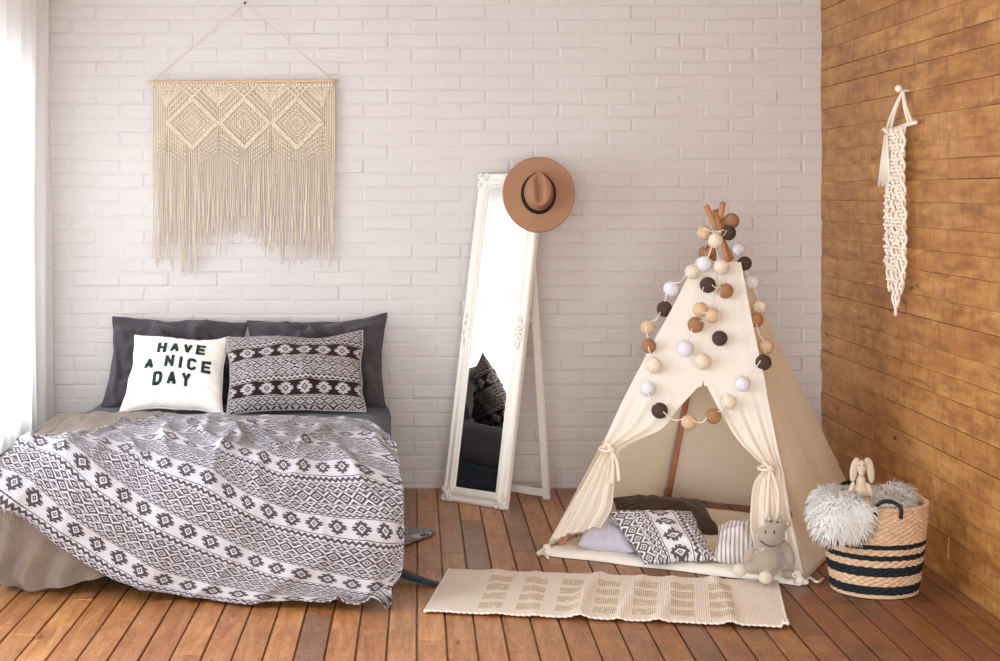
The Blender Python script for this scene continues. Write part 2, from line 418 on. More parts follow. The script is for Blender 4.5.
for i, (a, b) in enumerate(WIN):
    bm = bmesh.new(); x0, x1 = XL-.11, XL-.05; w = .05
    add_box(bm, (x0, a, WZ0), (x1, a+w, WZ1)); add_box(bm, (x0, b-w, WZ0), (x1, b, WZ1))
    add_box(bm, (x0, a, WZ0), (x1, b, WZ0+w)); add_box(bm, (x0, a, WZ1-w), (x1, b, WZ1))
    c = (a+b)/2; add_box(bm, (x0, c-.035, WZ0), (x1, c+.035, WZ1)); add_box(bm, (x0+.005, a, 1.6), (x1-.005, b, 1.65))
    w_ = struct(obj('window_%d' % (i+1), bm, M['window_paint'], None, False))
    bm = bmesh.new(); add_box(bm, (XL-.083, a+.04, WZ0+.04), (XL-.079, b-.04, WZ1-.04)); obj('pane', bm, M['glass'], w_, False)
    bm = bmesh.new(); add_box(bm, (XL-.04, a-.04, WZ0-.03), (XL+.05, b+.04, WZ0)); obj('window_sill', bm, M['window_paint'], w_, False)

# ================================================================== CURTAIN
def sheer():
    t = NT('sheer white voile'); a = t.n('ShaderNodeBsdfTransparent'); b = t.n('ShaderNodeBsdfTranslucent'); d = t.n('ShaderNodeBsdfDiffuse')
    for q in (b, d): q.inputs[0].default_value = (.95, .95, .95, 1)
    m1 = t.n('ShaderNodeMixShader'); m1.inputs[0].default_value = .35; t.L(b.outputs[0], m1.inputs[1]); t.L(d.outputs[0], m1.inputs[2])
    m2 = t.n('ShaderNodeMixShader'); m2.inputs[0].default_value = .82; t.L(a.outputs[0], m2.inputs[1]); t.L(m1.outputs[0], m2.inputs[2]); t.L(m2.outputs[0], t.out.inputs[0]); return t.m
def curtain(y0, y1, label):
    n = 220; G = []
    for j in range(24):
        z = 2.485-(2.485-.03)*j/23; row = []
        for i in range(n):
            y = y0+(y1-y0)*i/(n-1); k = .5+.5*j/23
            x = XL+.115+.019*k*math.sin(y*52+1.5*math.sin(y*7))+.012*math.sin(y*23+j*.12)
            row.append(Vector((x, y+.01*math.sin(j*.3+y*9), z)))
        G.append(row)
    t = thing('curtain', label, 'curtain', (XL+.1, (y0+y1)/2, 0))
    o = link('curtain_fabric', grid_mesh('curtain', G), SHEER); reparent(o, t)
    bm = bmesh.new(); add_tube(bm, [(XL+.115, y0-.05, 2.495), (XL+.115, y1+.02, 2.495)], .012); reparent(obj('curtain_rod', bm, M['window_paint']), t)
    return t
SHEER = sheer()
curtain(6.75, 8.12, 'sheer white curtain hanging in the left corner beside the bed')

# ================================================================== BED
BX0, BX1, BY0, BY1 = -1.62, -.13, 6.13, 8.15
def soft_box(lo, hi, r, n=40, wr=.004, freq=6, power=5):
    """rounded, slightly wrinkled box as superellipsoid-like cube mapping"""
    bm = bmesh.new(); bmesh.ops.create_cube(bm, size=2)
    bmesh.ops.subdivide_edges(bm, edges=bm.edges, cuts=n, use_grid_fill=True)
    c = (Vector(lo)+Vector(hi))/2; hf = (Vector(hi)-Vector(lo))/2
    for v in bm.verts:
        p = Vector([v.co[i]*hf[i] for i in range(3)])
        q = Vector([max(-hf[i]+r[i], min(hf[i]-r[i], p[i])) for i in range(3)]); d = p-q
        dn = Vector([d[i]/r[i] for i in range(3)])
        if dn.length > 1e-6:
            s = 1/dn.length if dn.length > 1 else 1
            d = d*s if dn.length > 1 else d
        p = q+d
        nz = fbm((p+c)*freq, 3)*wr
        v.co = c+p+Vector((0, 0, 1))*nz+(d.normalized()*nz if d.length > 1e-6 else Vector())
    return bm
bed = thing('bed', 'low double bed with slate blue base and charcoal sheet against the brick wall', 'bed', ((BX0+BX1)/2, (BY0+BY1)/2, 0))
reparent(obj('base', soft_box((BX0+.01, BY0+.02, .035), (BX1-.01, BY1, .25), (.03, .03, .02), 20, .001), M['bed_base']), bed)
o = obj('mattress', soft_box((BX0, BY0, .24), (BX1, BY1, .472), (.09, .09, .075), 50, .006, 7), M['charcoal_sheet']); reparent(o, bed)
for sx in (BX0+.12, BX1-.12):
    for sy in (BY0+.12, BY1-.12):
        bm = bmesh.new(); add_box(bm, (sx-.03, sy-.03, 0), (sx+.03, sy+.03, .05)); reparent(obj('foot', bm, M['black'], None, False), bed)

# cloth profile over the bed (Y, Z), extruded along X
def prof_hit(px, py, top=.50, front=6.05, bottom=6.0):
    pr = [(8.15, top), (6.30, top), (6.20, top-.008), (6.13, top-.03), (front+.03, top-.065), (front, top-.12), ((front+bottom)/2-.01, top/2-.02), (bottom, .012), (bottom-.6, .006)]
    f = lambda Y, Z: Z-(H-(py-CY)*Y/F)
    for (y0, z0), (y1, z1) in zip(pr, pr[1:]):
        a = f(y0, z0); b = f(y1, z1)
        if a >= 0 and b < 0 or a <= 0 and b > 0:
            t = a/(a-b); Y = y0+(y1-y0)*t; return Vector(((px-CX)*Y/F, Y, z0+(z1-z0)*t))
    Y = pr[0][0] if f(*pr[0]) < 0 else pr[-1][0]
    return P(px, py, Y)
def clear_bed(p, c):
    yb, zb, ry = BY0+.09, .472-.075, .09+c
    if p.y > yb: p.z = max(p.z, .472+c)
    elif p.z < zb: p.y = min(p.y, BY0-c)
    else:
        a, b = p.y-yb, p.z-zb; l = math.hypot(a, b)
        if l < ry: k = ry/max(l, 1e-4); p.y = yb+a*k; p.z = zb+b*k*.98
    p.z = max(p.z, .008); return p
def drape(name, rows, us, vs, mat, top, front, bot, disp, nu, nv, th=.006, clear=.01):
    C = []
    for r in rows:
        rr = []
        for (px, py) in r:
            b = bot(px) if callable(bot) else bot
            rr.append(prof_hit(px, py, top, front, b))
        C.append(rr)
    G = dense(C, nu, nv)
    # texture coordinates interpolated through the same controls
    U = dense([[Vector((u*.098, v*.2, 0)) for u in us] for v in vs], nu, nv)
    N = normals(G)
    out = []
    for j in range(nv):
        out.append([])
        for i in range(nu):
            n = N[j][i]
            if n.y > 0.2 or n.z < -.2: n = -n
            p = G[j][i]+n*disp(U[j][i].x, U[j][i].y, i/(nu-1), j/(nv-1), G[j][i]); p = clear_bed(p, clear); out[-1].append(p)
    me = grid_mesh(name, out, [[(U[j][i].x, U[j][i].y) for i in range(nu)] for j in range(nv)])
    o = link(name, me, mat); solidify(o, th, 1 if False else 0); return o
ks = [-1, 1, 3, 5, 7, 9, 11, 13, 15, 16.3]
rows = [
 [(58,443),(100,433),(143,421),(175,418),(215,417),(255,417),(295,418),(335,419),(368,424),(388,438)],
 [(50,444),(93,436),(138,427),(180,420),(215,423),(252,424),(292,428),(328,430),(366,432),(394,447)],
 [(44,445),(88,439),(133,433),(175,432),(212,438),(250,440),(290,446),(326,447),(366,452),(399,463)],
 [(38,447),(84,443),(128,440),(172,447),(210,456),(245,461),(284,472),(323,473),(364,478),(402,490)],
 [(30,450),(78,449),(126,452),(165,470),(209,485),(248,507),(292,520),(338,530),(386,535),(404,535)],
 [(24,447),(64,458),(104,484),(145,509),(191,531),(236,552),(279,570),(328,580),(376,588),(402,572)],
 [(-8,479),(34,502),(77,529),(121,556),(167,578),(216,590),(268,597),(322,601),(368,601),(392,588)],
 [(-14,492),(20,514),(66,549),(112,575),(160,589),(210,597),(262,602),(315,606),(362,609),(381,599)]]
vs = [-6.5, -5, -3.5, -2, -1, 0, 1, 1.42]
vs = [v+.17 for v in vs]; us = [k+.5 for k in ks]
def ridged(x, y, z=0): return 1-abs(noise.noise(Vector((x, y, z))))*2.2
def disp_blanket(u, v, s, t, p):
    top = ss(6.1, 6.35, p.y)
    a = .004+.010*(fbm((u*5, v*4, 1.3), 3)+.6)
    f = .5+.5*math.sin((u*1.0+v*.55)*11+3*fbm((u*1.4, v*1.6, 5), 2))
    a += (1-top)*.026*f
    r = max(0, ridged(u*3.0+v*1.1, v*1.6-u*.6, 2.2)); r2 = max(0, ridged(u*5.2-v*1.4, v*2.6+u*1.1, 7.2))
    tt = .25+.75*ss(.06, .3, t); a += tt*top*(.040*r**3+.026*r2**2)+(1-top)*(.022*r**3+.010*r2**2)
    return a*(.35+.65*ss(0, .05, t))
blanket = drape('blanket', rows, us, vs, M['blanket'], .500, 6.025, lambda px: 6.00-.15*ss(120, 330, px), disp_blanket, 260, 200, .005, .028)
tag(blanket, 'black and white diamond patterned blanket draped over the foot of the bed', 'blanket')

# trailing corner of the blanket on the floor by the bed side
def flat_cloth(name, quad, n, z, mat, uvs=1.0, wr=.006, uoff=(0, 0)):
    a, b, c, d = quad; G = []; UV = []
    for j in range(n):
        G.append([]); UV.append([])
        for i in range(n):
            s = i/(n-1); t = j/(n-1); p = (a*(1-s)+b*s)*(1-t)+(d*(1-s)+c*s)*t
            q = p.copy(); q.z += z+wr*(.5+.5*math.sin(s*14+t*3))+wr*abs(fbm(q*9)); G[-1].append(q); UV[-1].append((p.x*uvs+uoff[0], p.y*uvs+uoff[1]))
    o = link(name, grid_mesh(name, G, UV), mat); return solidify(o, .004, 1)
q = [PF(396, 556), PF(396, 528), PF(436, 532), PF(432, 537)]
c1 = flat_cloth('trailing_corner', [q[0]+Vector((-.05, 0, 0)), q[1]+Vector((-.05, 0, 0)), q[2], q[3]], 26, .006, M['blanket'], 1, .008)
c1.parent = blanket
# dark tip of the bed sheet
bm = bmesh.new(); rows_ = []
path = [P(392, 566, 6.3), PF(404, 574, .03), PF(418, 579, .02), PF(432, 583, .012), PF(441, 584, .008)]
G = []
for i, p in enumerate(catmull(path, 20)):
    w = (.05*(1-i/19)**.7+.012); ring = []
    for k in range(12):
        a = 2*PI*k/12; ring.append(p+Vector((0, w*math.cos(a), max(.3*w*math.sin(a), -p.z+.003))))
    G.append(ring)
me = grid_mesh('sheet_corner', G, None, True); o = link('sheet_corner', me, M['bed_base']); reparent(o, bed)

# brown knitted throw, underneath, over the left foot corner
rows = [
 [(22,443),(62,417),(100,415),(150,414),(190,417)],
 [(2,457),(45,433),(90,427),(140,427),(190,432)],
 [(-22,474),(20,452),(70,450),(130,455),(185,462)],
 [(-26,505),(12,498),(60,500),(125,505),(180,510)],
 [(-27,540),(8,536),(50,540),(105,545),(160,552)],
 [(-24,562),(2,568),(34,577),(80,572),(118,566)],
 [(-22,574),(6,583),(36,589),(74,583),(112,572)]]
def disp_throw(u, v, s, t, p):
    fr = 1-ss(6.1, 6.3, p.y)
    return .001+fr*.032*(.5+.5*math.sin(s*30+2*fbm((u*2, v*2, 0), 2)))*ss(.45, .9, t)+(.004+.008*(1-fr)*(1-ss(.2, .4, t)))*(fbm((u*7, v*7, 3), 2)+.6)
thr = drape('throw', rows, [0, 4, 8, 12, 16], [0, 1.5, 3, 4.3, 5.6, 6.5, 7], M['knit'], .482, 6.075, 6.06, disp_throw, 150, 110, .008, .008)
tag(thr, 'taupe knitted throw hanging off the left foot corner under the patterned blanket', 'throw')

# ================================================================== PILLOWS
def pillow_fn(w, h, T, pinch=.05, seed=0, wr=.010, ex=.5):
    def f(u, v, side):
        px = 1-pinch*(1-v*v); pz = 1-pinch*(1-u*u)
        x = u*w/2*px; z = v*h/2*pz
        pr = (max(0, 1-u*u)*max(0, 1-v*v))**ex
        ed = max(abs(u), abs(v)); cor = abs(u*v)**3
        x += .012*noise.noise(Vector((v*2.5, seed, u)))*abs(u)*w*1.2; z += .022*noise.noise(Vector((u*1.3, seed+4, v)))*abs(v)+.010*cor*(1 if v > 0 else -1)*T/.15
        fold = max(0, 1-abs(noise.noise(Vector((x*7+z*5+seed*3, z*4-x*3, side+seed))))*3.2)**2*wr*1.6*pr
        e = min(1, 3*min(1-abs(u), 1-abs(v)))
        wn = fbm((x*8+seed, z*8, side*3+seed), 3)*wr
        edge = .5+.5*math.sin(math.atan2(z, x)*23+seed)
        y = side*(T/2*pr*(1-.16*edge*ed**2)) + side*(wn*pr*1.6+fold) + .3*wr*fbm((x*5, z*5, seed+9), 2)
        return Vector((x, y, z))
    return f
def pillow_mesh(name, fn, n=48):
    verts = []; uv = []; idx = {}
    def pt(i, j, s):
        b = i in (0, n) or j in (0, n); key = (i, j, 0 if b else s)
        if key not in idx:
            u = -math.cos(PI*i/n); v = -math.cos(PI*j/n); u = .5*u+.5*(2*i/n-1); v = .5*v+.5*(2*j/n-1)
            idx[key] = len(verts); p = fn(u, v, s); 
            if b: p = Vector((p.x, fn(u*.999, v*.999, -1).y*.5+fn(u*.999, v*.999, 1).y*.5, p.z))
            verts.append(tuple(p)); uv.append((p.x, p.z))
        return idx[key]
    faces = []
    for s in (-1, 1):
        for i in range(n):
            for j in range(n):
                q = [pt(i, j, s), pt(i+1, j, s), pt(i+1, j+1, s), pt(i, j+1, s)]; faces.append(q if s == -1 else q[::-1])
    me = bpy.data.meshes.new(name); me.from_pydata(verts, [], faces); l = me.uv_layers.new(name='UVMap')
    for p in me.polygons:
        for li in p.loop_indices: l.data[li].uv = uv[me.loops[li].vertex_index]
    return me
def pillow(name, w, h, T, loc, rot, mat, label, cat='cushion', group=None, seam=True, **kw):
    fn = pillow_fn(w, h, T, **kw); o = link(name, pillow_mesh(name, fn), mat); o.location = loc
    o.rotation_euler = Euler([math.radians(a) for a in rot], 'YXZ' if False else 'XYZ'); tag(o, label, cat, group)
    if seam:
        bm = bmesh.new(); pts = []
        for k in range(121):
            s = k/120*4; e = int(s) % 4; f = (s-int(s))*2-1
            u, v = ((f, -1), (1, f), (-f, 1), (-1, -f))[e]; p = fn(u*.9995, v*.9995, 1)*.5+fn(u*.9995, v*.9995, -1)*.5; pts.append(p)
        add_tube(bm, pts, .0035, 6); obj('piping', bm, mat, o)
    return o, fn
def quad_pillow(name, TL, TR, BR, BL, T, mat, label, cat='cushion', seed=0, pinch=.06, wr=.008, group=None, seam=False, ex=.5):
    TL, TR, BR, BL = [P(*q) for q in (TL, TR, BR, BL)]; c = (TL+TR+BR+BL)/4
    X = ((TR-TL)+(BR-BL))/2; Z = ((TL-BL)+(TR-BR))/2; w, h = X.length, Z.length; Y = Z.cross(X).normalized()
    fn = pillow_fn(w, h, T, pinch, seed, wr, ex)
    def mp(q):
        u_, v_ = q.x/w+.5, q.z/h+.5
        return (BL*(1-u_)+BR*u_)*(1-v_)+(TL*(1-u_)+TR*u_)*v_ + Y*q.y - c
    me = pillow_mesh(name, fn)
    for v in me.vertices: v.co = mp(v.co)
    o = link(name, me, mat); o.location = c; tag(o, label, cat, group)
    if seam:
        bm = bmesh.new(); pts = []
        for k in range(161):
            s = min(k/160*4, 3.9999); e = int(s); f = (s-e)*2-1
            u, v = ((f, -1), (1, f), (-f, 1), (-1, -f))[e]; pts.append(mp(fn(u*.9995, v*.9995, 1)*.5+fn(u*.9995, v*.9995, -1)*.5))
        add_tube(bm, pts, seam, 6); obj('piping', bm, mat, o)
    return o, fn, mp, w, h
quad_pillow('pillow', (113,317,8.06), (247,323,8.05), (246,404,7.82), (102,406,7.78), .16, M['charcoal'], 'charcoal pillow standing against the wall behind the white cushion', 'pillow', 3, .075, .048, 'charcoal bed pillows', .005)
quad_pillow('pillow', (247,322,8.05), (387,317,8.06), (385,406,7.79), (249,404,7.82), .16, M['charcoal'], 'charcoal pillow standing against the wall behind the patterned cushion', 'pillow', 8, .075, .048, 'charcoal bed pillows', .005)
wc, wfn, wmp, WW, WH = quad_pillow('cushion', (135,336,7.76), (229,340,7.78), (223,413,7.50), (120,410,7.50), .19, M['white_cotton'], 'white cushion with black words HAVE A NICE DAY on the bed', 'cushion', 1, .075, .005, None, .003)
quad_pillow('cushion', (226,338,7.76), (364,333,7.78), (366,411,7.52), (226,413,7.50), .16, M['cushion_dark'], 'rectangular maroon and white diamond patterned cushion on the bed', 'cushion', 5, .06, .009, None, .003)

# letters on the white cushion: block strokes laid onto the cloth
GLY = {
 'H': [[(0,0),(0,1)], [(1,0),(1,1)], [(0,.5),(1,.5)]],
 'A': [[(0,0),(.5,1)], [(.5,1),(1,0)], [(.2,.32),(.8,.32)]],
 'V': [[(0,1),(.5,0)], [(.5,0),(1,1)]],
 'E': [[(0,0),(0,1)], [(0,1),(1,1)], [(0,.5),(.85,.5)], [(0,0),(1,0)]],
 'N': [[(0,0),(0,1)], [(0,1),(1,0)], [(1,0),(1,1)]],
 'I': [[(.5,0),(.5,1)]],
 'C': [[(1,.78),(.9,.95),(.5,1),(.1,.95),(0,.75),(0,.25),(.1,.05),(.5,0),(.9,.05),(1,.22)]],
 'D': [[(0,0),(0,1)], [(0,1),(.6,1),(.92,.88),(1,.65),(1,.35),(.92,.12),(.6,0),(0,0)]],
 'Y': [[(0,1),(.5,.48)], [(1,1),(.5,.48)], [(.5,.48),(.5,0)]]}
def letter(ch, x, z, w, h, th, fn, parent, W, Hh, ang):
    bm = bmesh.new()
    ca, sa = math.cos(ang), math.sin(ang)
    def put(px, pz):
        qx = x+px*ca-pz*sa; qz = z+px*sa+pz*ca
        u = max(-.97, min(.97, qx/(W/2)/.97)); v = max(-.97, min(.97, qz/(Hh/2)/.97)); p = fn(u, v, -1); return wmp(Vector((qx, p.y-.0030, qz)))
    for st in GLY[ch]:
        P_ = [Vector((a*(w-th)+th/2, b*(h-th)+th/2)) for a, b in st]
        for a, b in zip(P_, P_[1:]):
            d = (b-a); L_ = d.length; d.normalize(); n = Vector((-d.y, d.x))*th/2; a2 = a-d*th*(.5 if len(st) == 2 and abs(d.x*d.y) < .05 else .1); b2 = b+d*th*(.5 if len(st) == 2 and abs(d.x*d.y) < .05 else .1)
            m = max(2, int(L_/.006)); prev = None
            for k in range(m+1):
                c = a2.lerp(b2, k/m); v1 = bm.verts.new(put(*(c+n))); v2 = bm.verts.new(put(*(c-n)))
                if prev: bm.faces.new((prev[0], prev[1], v2, v1))
                prev = (v1, v2)
    o = obj('letter', bm, M['black_ink'], parent); solidify(o, .0008, 0); return o
def word(s, x, z, lw, gap, h, drop=0):
    for i, c in enumerate(s):
        if c == ' ': x += gap*1.6; continue
        w = lw*(.36 if c == 'I' else 1); letter(c, x, z+drop*i, w, h, .0148, wfn, wc, WW, WH, .0); x += w+gap
KX, KZ = WW/.475, WH/.372; word('HAVE', -.100*KX, .056*KZ, .044*KX, .019*KX, .058*KZ, -.001)
word('A', -.150*KX, -.024*KZ, .045*KX, .026*KX, .054*KZ); word('NICE', -.052*KX, -.020*KZ, .045*KX, .023*KX, .058*KZ, -.005)
word('DAY', -.098*KX, -.102*KZ, .045*KX, .022*KX, .060*KZ)

# ================================================================== BIG MACRAME
def macrame():
    d = YB-.035; s = d/F
    X = lambda px: (px-CX)*s
    Z = lambda py: H-(py-CY)*s
    t = thing('macrame_hanging', 'large cream macrame wall hanging with three diamonds above the bed', 'wall hanging', (X(244), d, Z(84)))
    bm = bmesh.new(); add_tube(bm, catmull([Vector((X(148), d, Z(82.5))), Vector((X(244), d, Z(81.5))), Vector((X(338), d, Z(81)))], 12), .008, 10); reparent(obj('dowel', bm, M['dowel']), t)
    bm = bmesh.new(); add_tube(bm, [(X(152), d, Z(81)), (X(245), d+.01, Z(3)), (X(333), d, Z(80))], .0022, 6)
    reparent(obj('hanging_cord', bm, M['cord']), t)
    bm = bmesh.new(); add_tube(bm, [(X(245), YB, Z(2)), (X(245), d-.01, Z(3))], .004, 8); add_ball(bm, (X(245), d-.012, Z(3)), .006, 10); reparent(obj('nail', bm, M['black']), t)
    # cords: knotted upper part and long fringe
    bm = bmesh.new(); N = 104; rnd = random.Random(3)
    bot = [(153,262),(158,270),(166,262),(178,266),(188,276),(194,272),(203,256),(215,250),(232,244),(245,236),(258,246),(272,252),(285,258),(296,262),(310,256),(322,260),(332,266)]
    def bz(px):
        for (a, za), (b, zb) in zip(bot, bot[1:]):
            if a <= px <= b: return za+(zb-za)*(px-a)/(b-a)
        return 262
    for k in range(N):
        px = 153+(334.5-153)*k/(N-1); e = bz(min(px, 332))+(rnd.uniform(-30, 4) if k % 3 else rnd.uniform(-8, 10)); cl = math.sin(k*.9)*1.2
        pts = []
        ph = rnd.uniform(0, 6); am = rnd.uniform(.3, 1.1)
        for i in range(26):
            f = i/25; y = 84+(e-84)*f
            g = ss(150, 230, y)
            xx = px+g*(am*math.sin(y*.08+ph)+cl+rnd.uniform(-.25, .25)); 
            pts.append((X(xx), d-.004-.006*math.sin(k*2.4+1)*g-.002*(k % 2), Z(y)))
        add_tube(bm, pts, lambda q: .0043-.0012*ss(.3, .45, q)-(.0008 if q > .93 else 0), 5)
    reparent(obj('fringe', bm, M['cord']), t)
    bm = bmesh.new()
    # mounting knots along the dowel
    for k in range(62):
        px = 154+(332-154)*k/61; add_ball(bm, (X(px), d-.008, Z(84.5)), (.0072, .008, .011), 8)
    def rope(a, b, r=.0058, off=.013, twist=True):
        n = 26; pts = [(X(a[0]+(b[0]-a[0])*i/n), d-off-.002*math.sin(i*1.6), Z(a[1]+(b[1]-a[1])*i/n)) for i in range(n+1)]
        add_tube(bm, pts, (lambda q: r*(1+.22*math.sin(q*n*2.6))) if twist else r, 7)
    ds = [193, 245, 297.5]
    for cx_ in ds:
        T_, R_, B_, L_ = (cx_, 97), (cx_+26, 123), (cx_, 149), (cx_-26, 123)
        for o_ in (0, 2.6):
            rope((T_[0], T_[1]+o_), (R_[0]-o_, R_[1])); rope((R_[0]-o_, R_[1]), (B_[0], B_[1]-o_)); rope((B_[0], B_[1]-o_), (L_[0]+o_, L_[1])); rope((L_[0]+o_, L_[1]), (T_[0], T_[1]+o_))
        rope(T_, (T_[0]-14, 84)); rope(T_, (T_[0]+14, 84))
        for q in (7, 13):   # inner diamonds
            for sx in (-1, 1):
                rope((cx_+sx*q, 123), (cx_, 123-q), .0042, .011); rope((cx_+sx*q, 123), (cx_, 123+q), .0042, .011)
        for rr in range(-9, 10):      # square knots filling the diamond
            for cc in range(-9, 10):
                if (rr+cc) % 2: continue
                x_ = cc*2.3; y_ = rr*2.3
                m = abs(x_)+abs(y_)
                if m < 22 and not (5 < m < 8 or 11.5 < m < 14.5): add_ball(bm, (X(cx_+x_), d-.009, Z(123+y_)), (.0075, .005, .0055), 6)
    for cx_ in ds:
        for q in range(1, 6):
            for sx in (-1, 1):
                a_ = (cx_+sx*24, 121-6*q); b_ = (cx_+sx*(24-(36-6*q)), 85)
                if 154 < a_[0] < 333: rope(a_, b_, .0042, .012)
    for cx_ in (167, 219, 271, 323):          # V bundles between the diamonds
        for q in range(6):
            a = 2+q*3.6
            for sx in (-1, 1):
                x0 = cx_+sx*(2+a*.9); x1 = cx_+sx*(-2+a*.2)
                if 154 < x0 < 333: rope((x0, 86), (min(max(x1, 156), 331), 108-q*1.5), .0038, .010)
        for rr in range(0, 5):
            for cc in range(-4, 5):
                x_ = cx_+cc*2.5+(rr % 2)*1.2
                if 155 < x_ < 332 and abs(cc)*2.5+rr*2 < 11: add_ball(bm, (X(x_), d-.009, Z(86+rr*3)), (.0075, .005, .0055), 6)
        for lv in range(5):                    # stepped chevrons under the diamonds
            y_ = 133+lv*4.2
            for sx in (-1, 1):
                x0 = cx_; x1 = cx_+sx*21
                n = 9
                for k in range(n):
                    xx = x0+(x1-x0)*k/n; yy = y_+14*k/n
                    if 155 < xx < 332: add_ball(bm, (X(xx), d-.009, Z(yy)), (.0078, .005, .0052), 6)
    reparent(obj('knotted_panel', bm, M['cord']), t)
macrame()

# ================================================================== SMALL MACRAME on the timber wall
def macrame_small():
    xw = XR-.028
    def W(px, py, off=0):
        x = xw-off; d = x*F/(px-CX); return Vector((x, d, H-(py-CY)*d/F))
    top = W(903, 91); a = W(883.5, 129.5); b = W(916, 122.5); b.z = a.z+.012
    t = thing('macrame_hanging', 'narrow white macrame hanging on the honey timber wall', 'wall hanging', tuple((a+b)/2))
    bm = bmesh.new(); add_tube(bm, catmull([a, a.lerp(b, .3)+Vector((0, 0, -.008)), a.lerp(b, .7)+Vector((-.005, 0, -.004)), b], 14), .009, 8); reparent(obj('dowel', bm, M['white_cord']), t)
    bm = bmesh.new()
    for e in (a.lerp(b, .12), a.lerp(b, .25), a.lerp(b, .8), a.lerp(b, .9)):
        add_tube(bm, catmull([e, e.lerp(top, .5)+Vector((-.006, 0, 0)), top], 10), .007, 6)
    reparent(obj('hanging_cord', bm, M['white_cord']), t)
    bm = bmesh.new(); add_tube(bm, [(XR+.01, top.y, top.z), (xw-.02, top.y, top.z+.004)], .005, 8); add_ball(bm, (xw-.018, top.y, top.z+.01), .016, 10); reparent(obj('hook', bm, M['white_paint']), t)
    y0, y1 = W(890, 150).y, W(907.5, 150).y      # wide extents along the wall
    rnd = random.Random(5)
    zt = a.z; zb = H-(318-CY)*6.9/F; zm = H-(245-CY)*6.9/F
    bm = bmesh.new(); N = 12; wd = y1-y0; yc = (y0+y1)/2
    def half(z):      # the band narrows and widens as it is knotted
        k = (zt-z)/(zt-zb); return .5-.05*math.sin(k*9)+.04*ss(.5, .75, k)-.26*ss(.72, 1, k)
    for k in range(N):
        f = k/(N-1)-.5; e = zb+abs(f)*.30*rnd.uniform(.75, 1.1)+rnd.uniform(0, .03); pts = []
        for i in range(70):
            z = zt+(e-zt)*i/69; kk = (zt-z)/(zt-zb); cr = (1-ss(.78, 1, kk)*.7)
            yy = yc+wd*f*2*half(z)+.014*cr*math.sin(z*62+(k % 2)*PI)
            pts.append((xw-.008-.007*math.cos(z*62+(k % 2)*PI)-.004*(k % 3), yy, z))
        add_tube(bm, pts, lambda q: .0062*(1+.22*math.sin(q*230)), 6)
    for r in range(60):
        z = zt-.012-r*.0155; kk = (zt-z)/(zt-zb)
        if kk > .86: break
        for k in range(7):
            g = abs(k-3)+.5*(r % 2)
            open_ = .30 < kk < .46 and 1 < k < 5
            if open_ or rnd.random() < .22+.3*(kk > .55): continue
            add_ball(bm, (xw-.019, yc+wd*((k+.5*(r % 2))/6.5-.5)*2*half(z), z), (.009, .0115, .0075), 8, Matrix.Rotation(rnd.uniform(-.6, .6), 3, 'X'))
    reparent(obj('knotted_band', bm, M['white_cord']), t)
    # side tassel at the left
    bm = bmesh.new(); c = W(890, 135, .02)
    for k in range(9):
        dy = (k-4)*.009; add_tube(bm, [c+Vector((-.01, dy*.3+.02, 0)), c+Vector((-.012, dy*1.2+.03, -.1)), c+Vector((-.01, dy*2.2+.05, -.2-.01*(k % 3)))], .0065, 6)
    reparent(obj('tassel', bm, M['white_cord']), t)
macrame_small()
#PART2

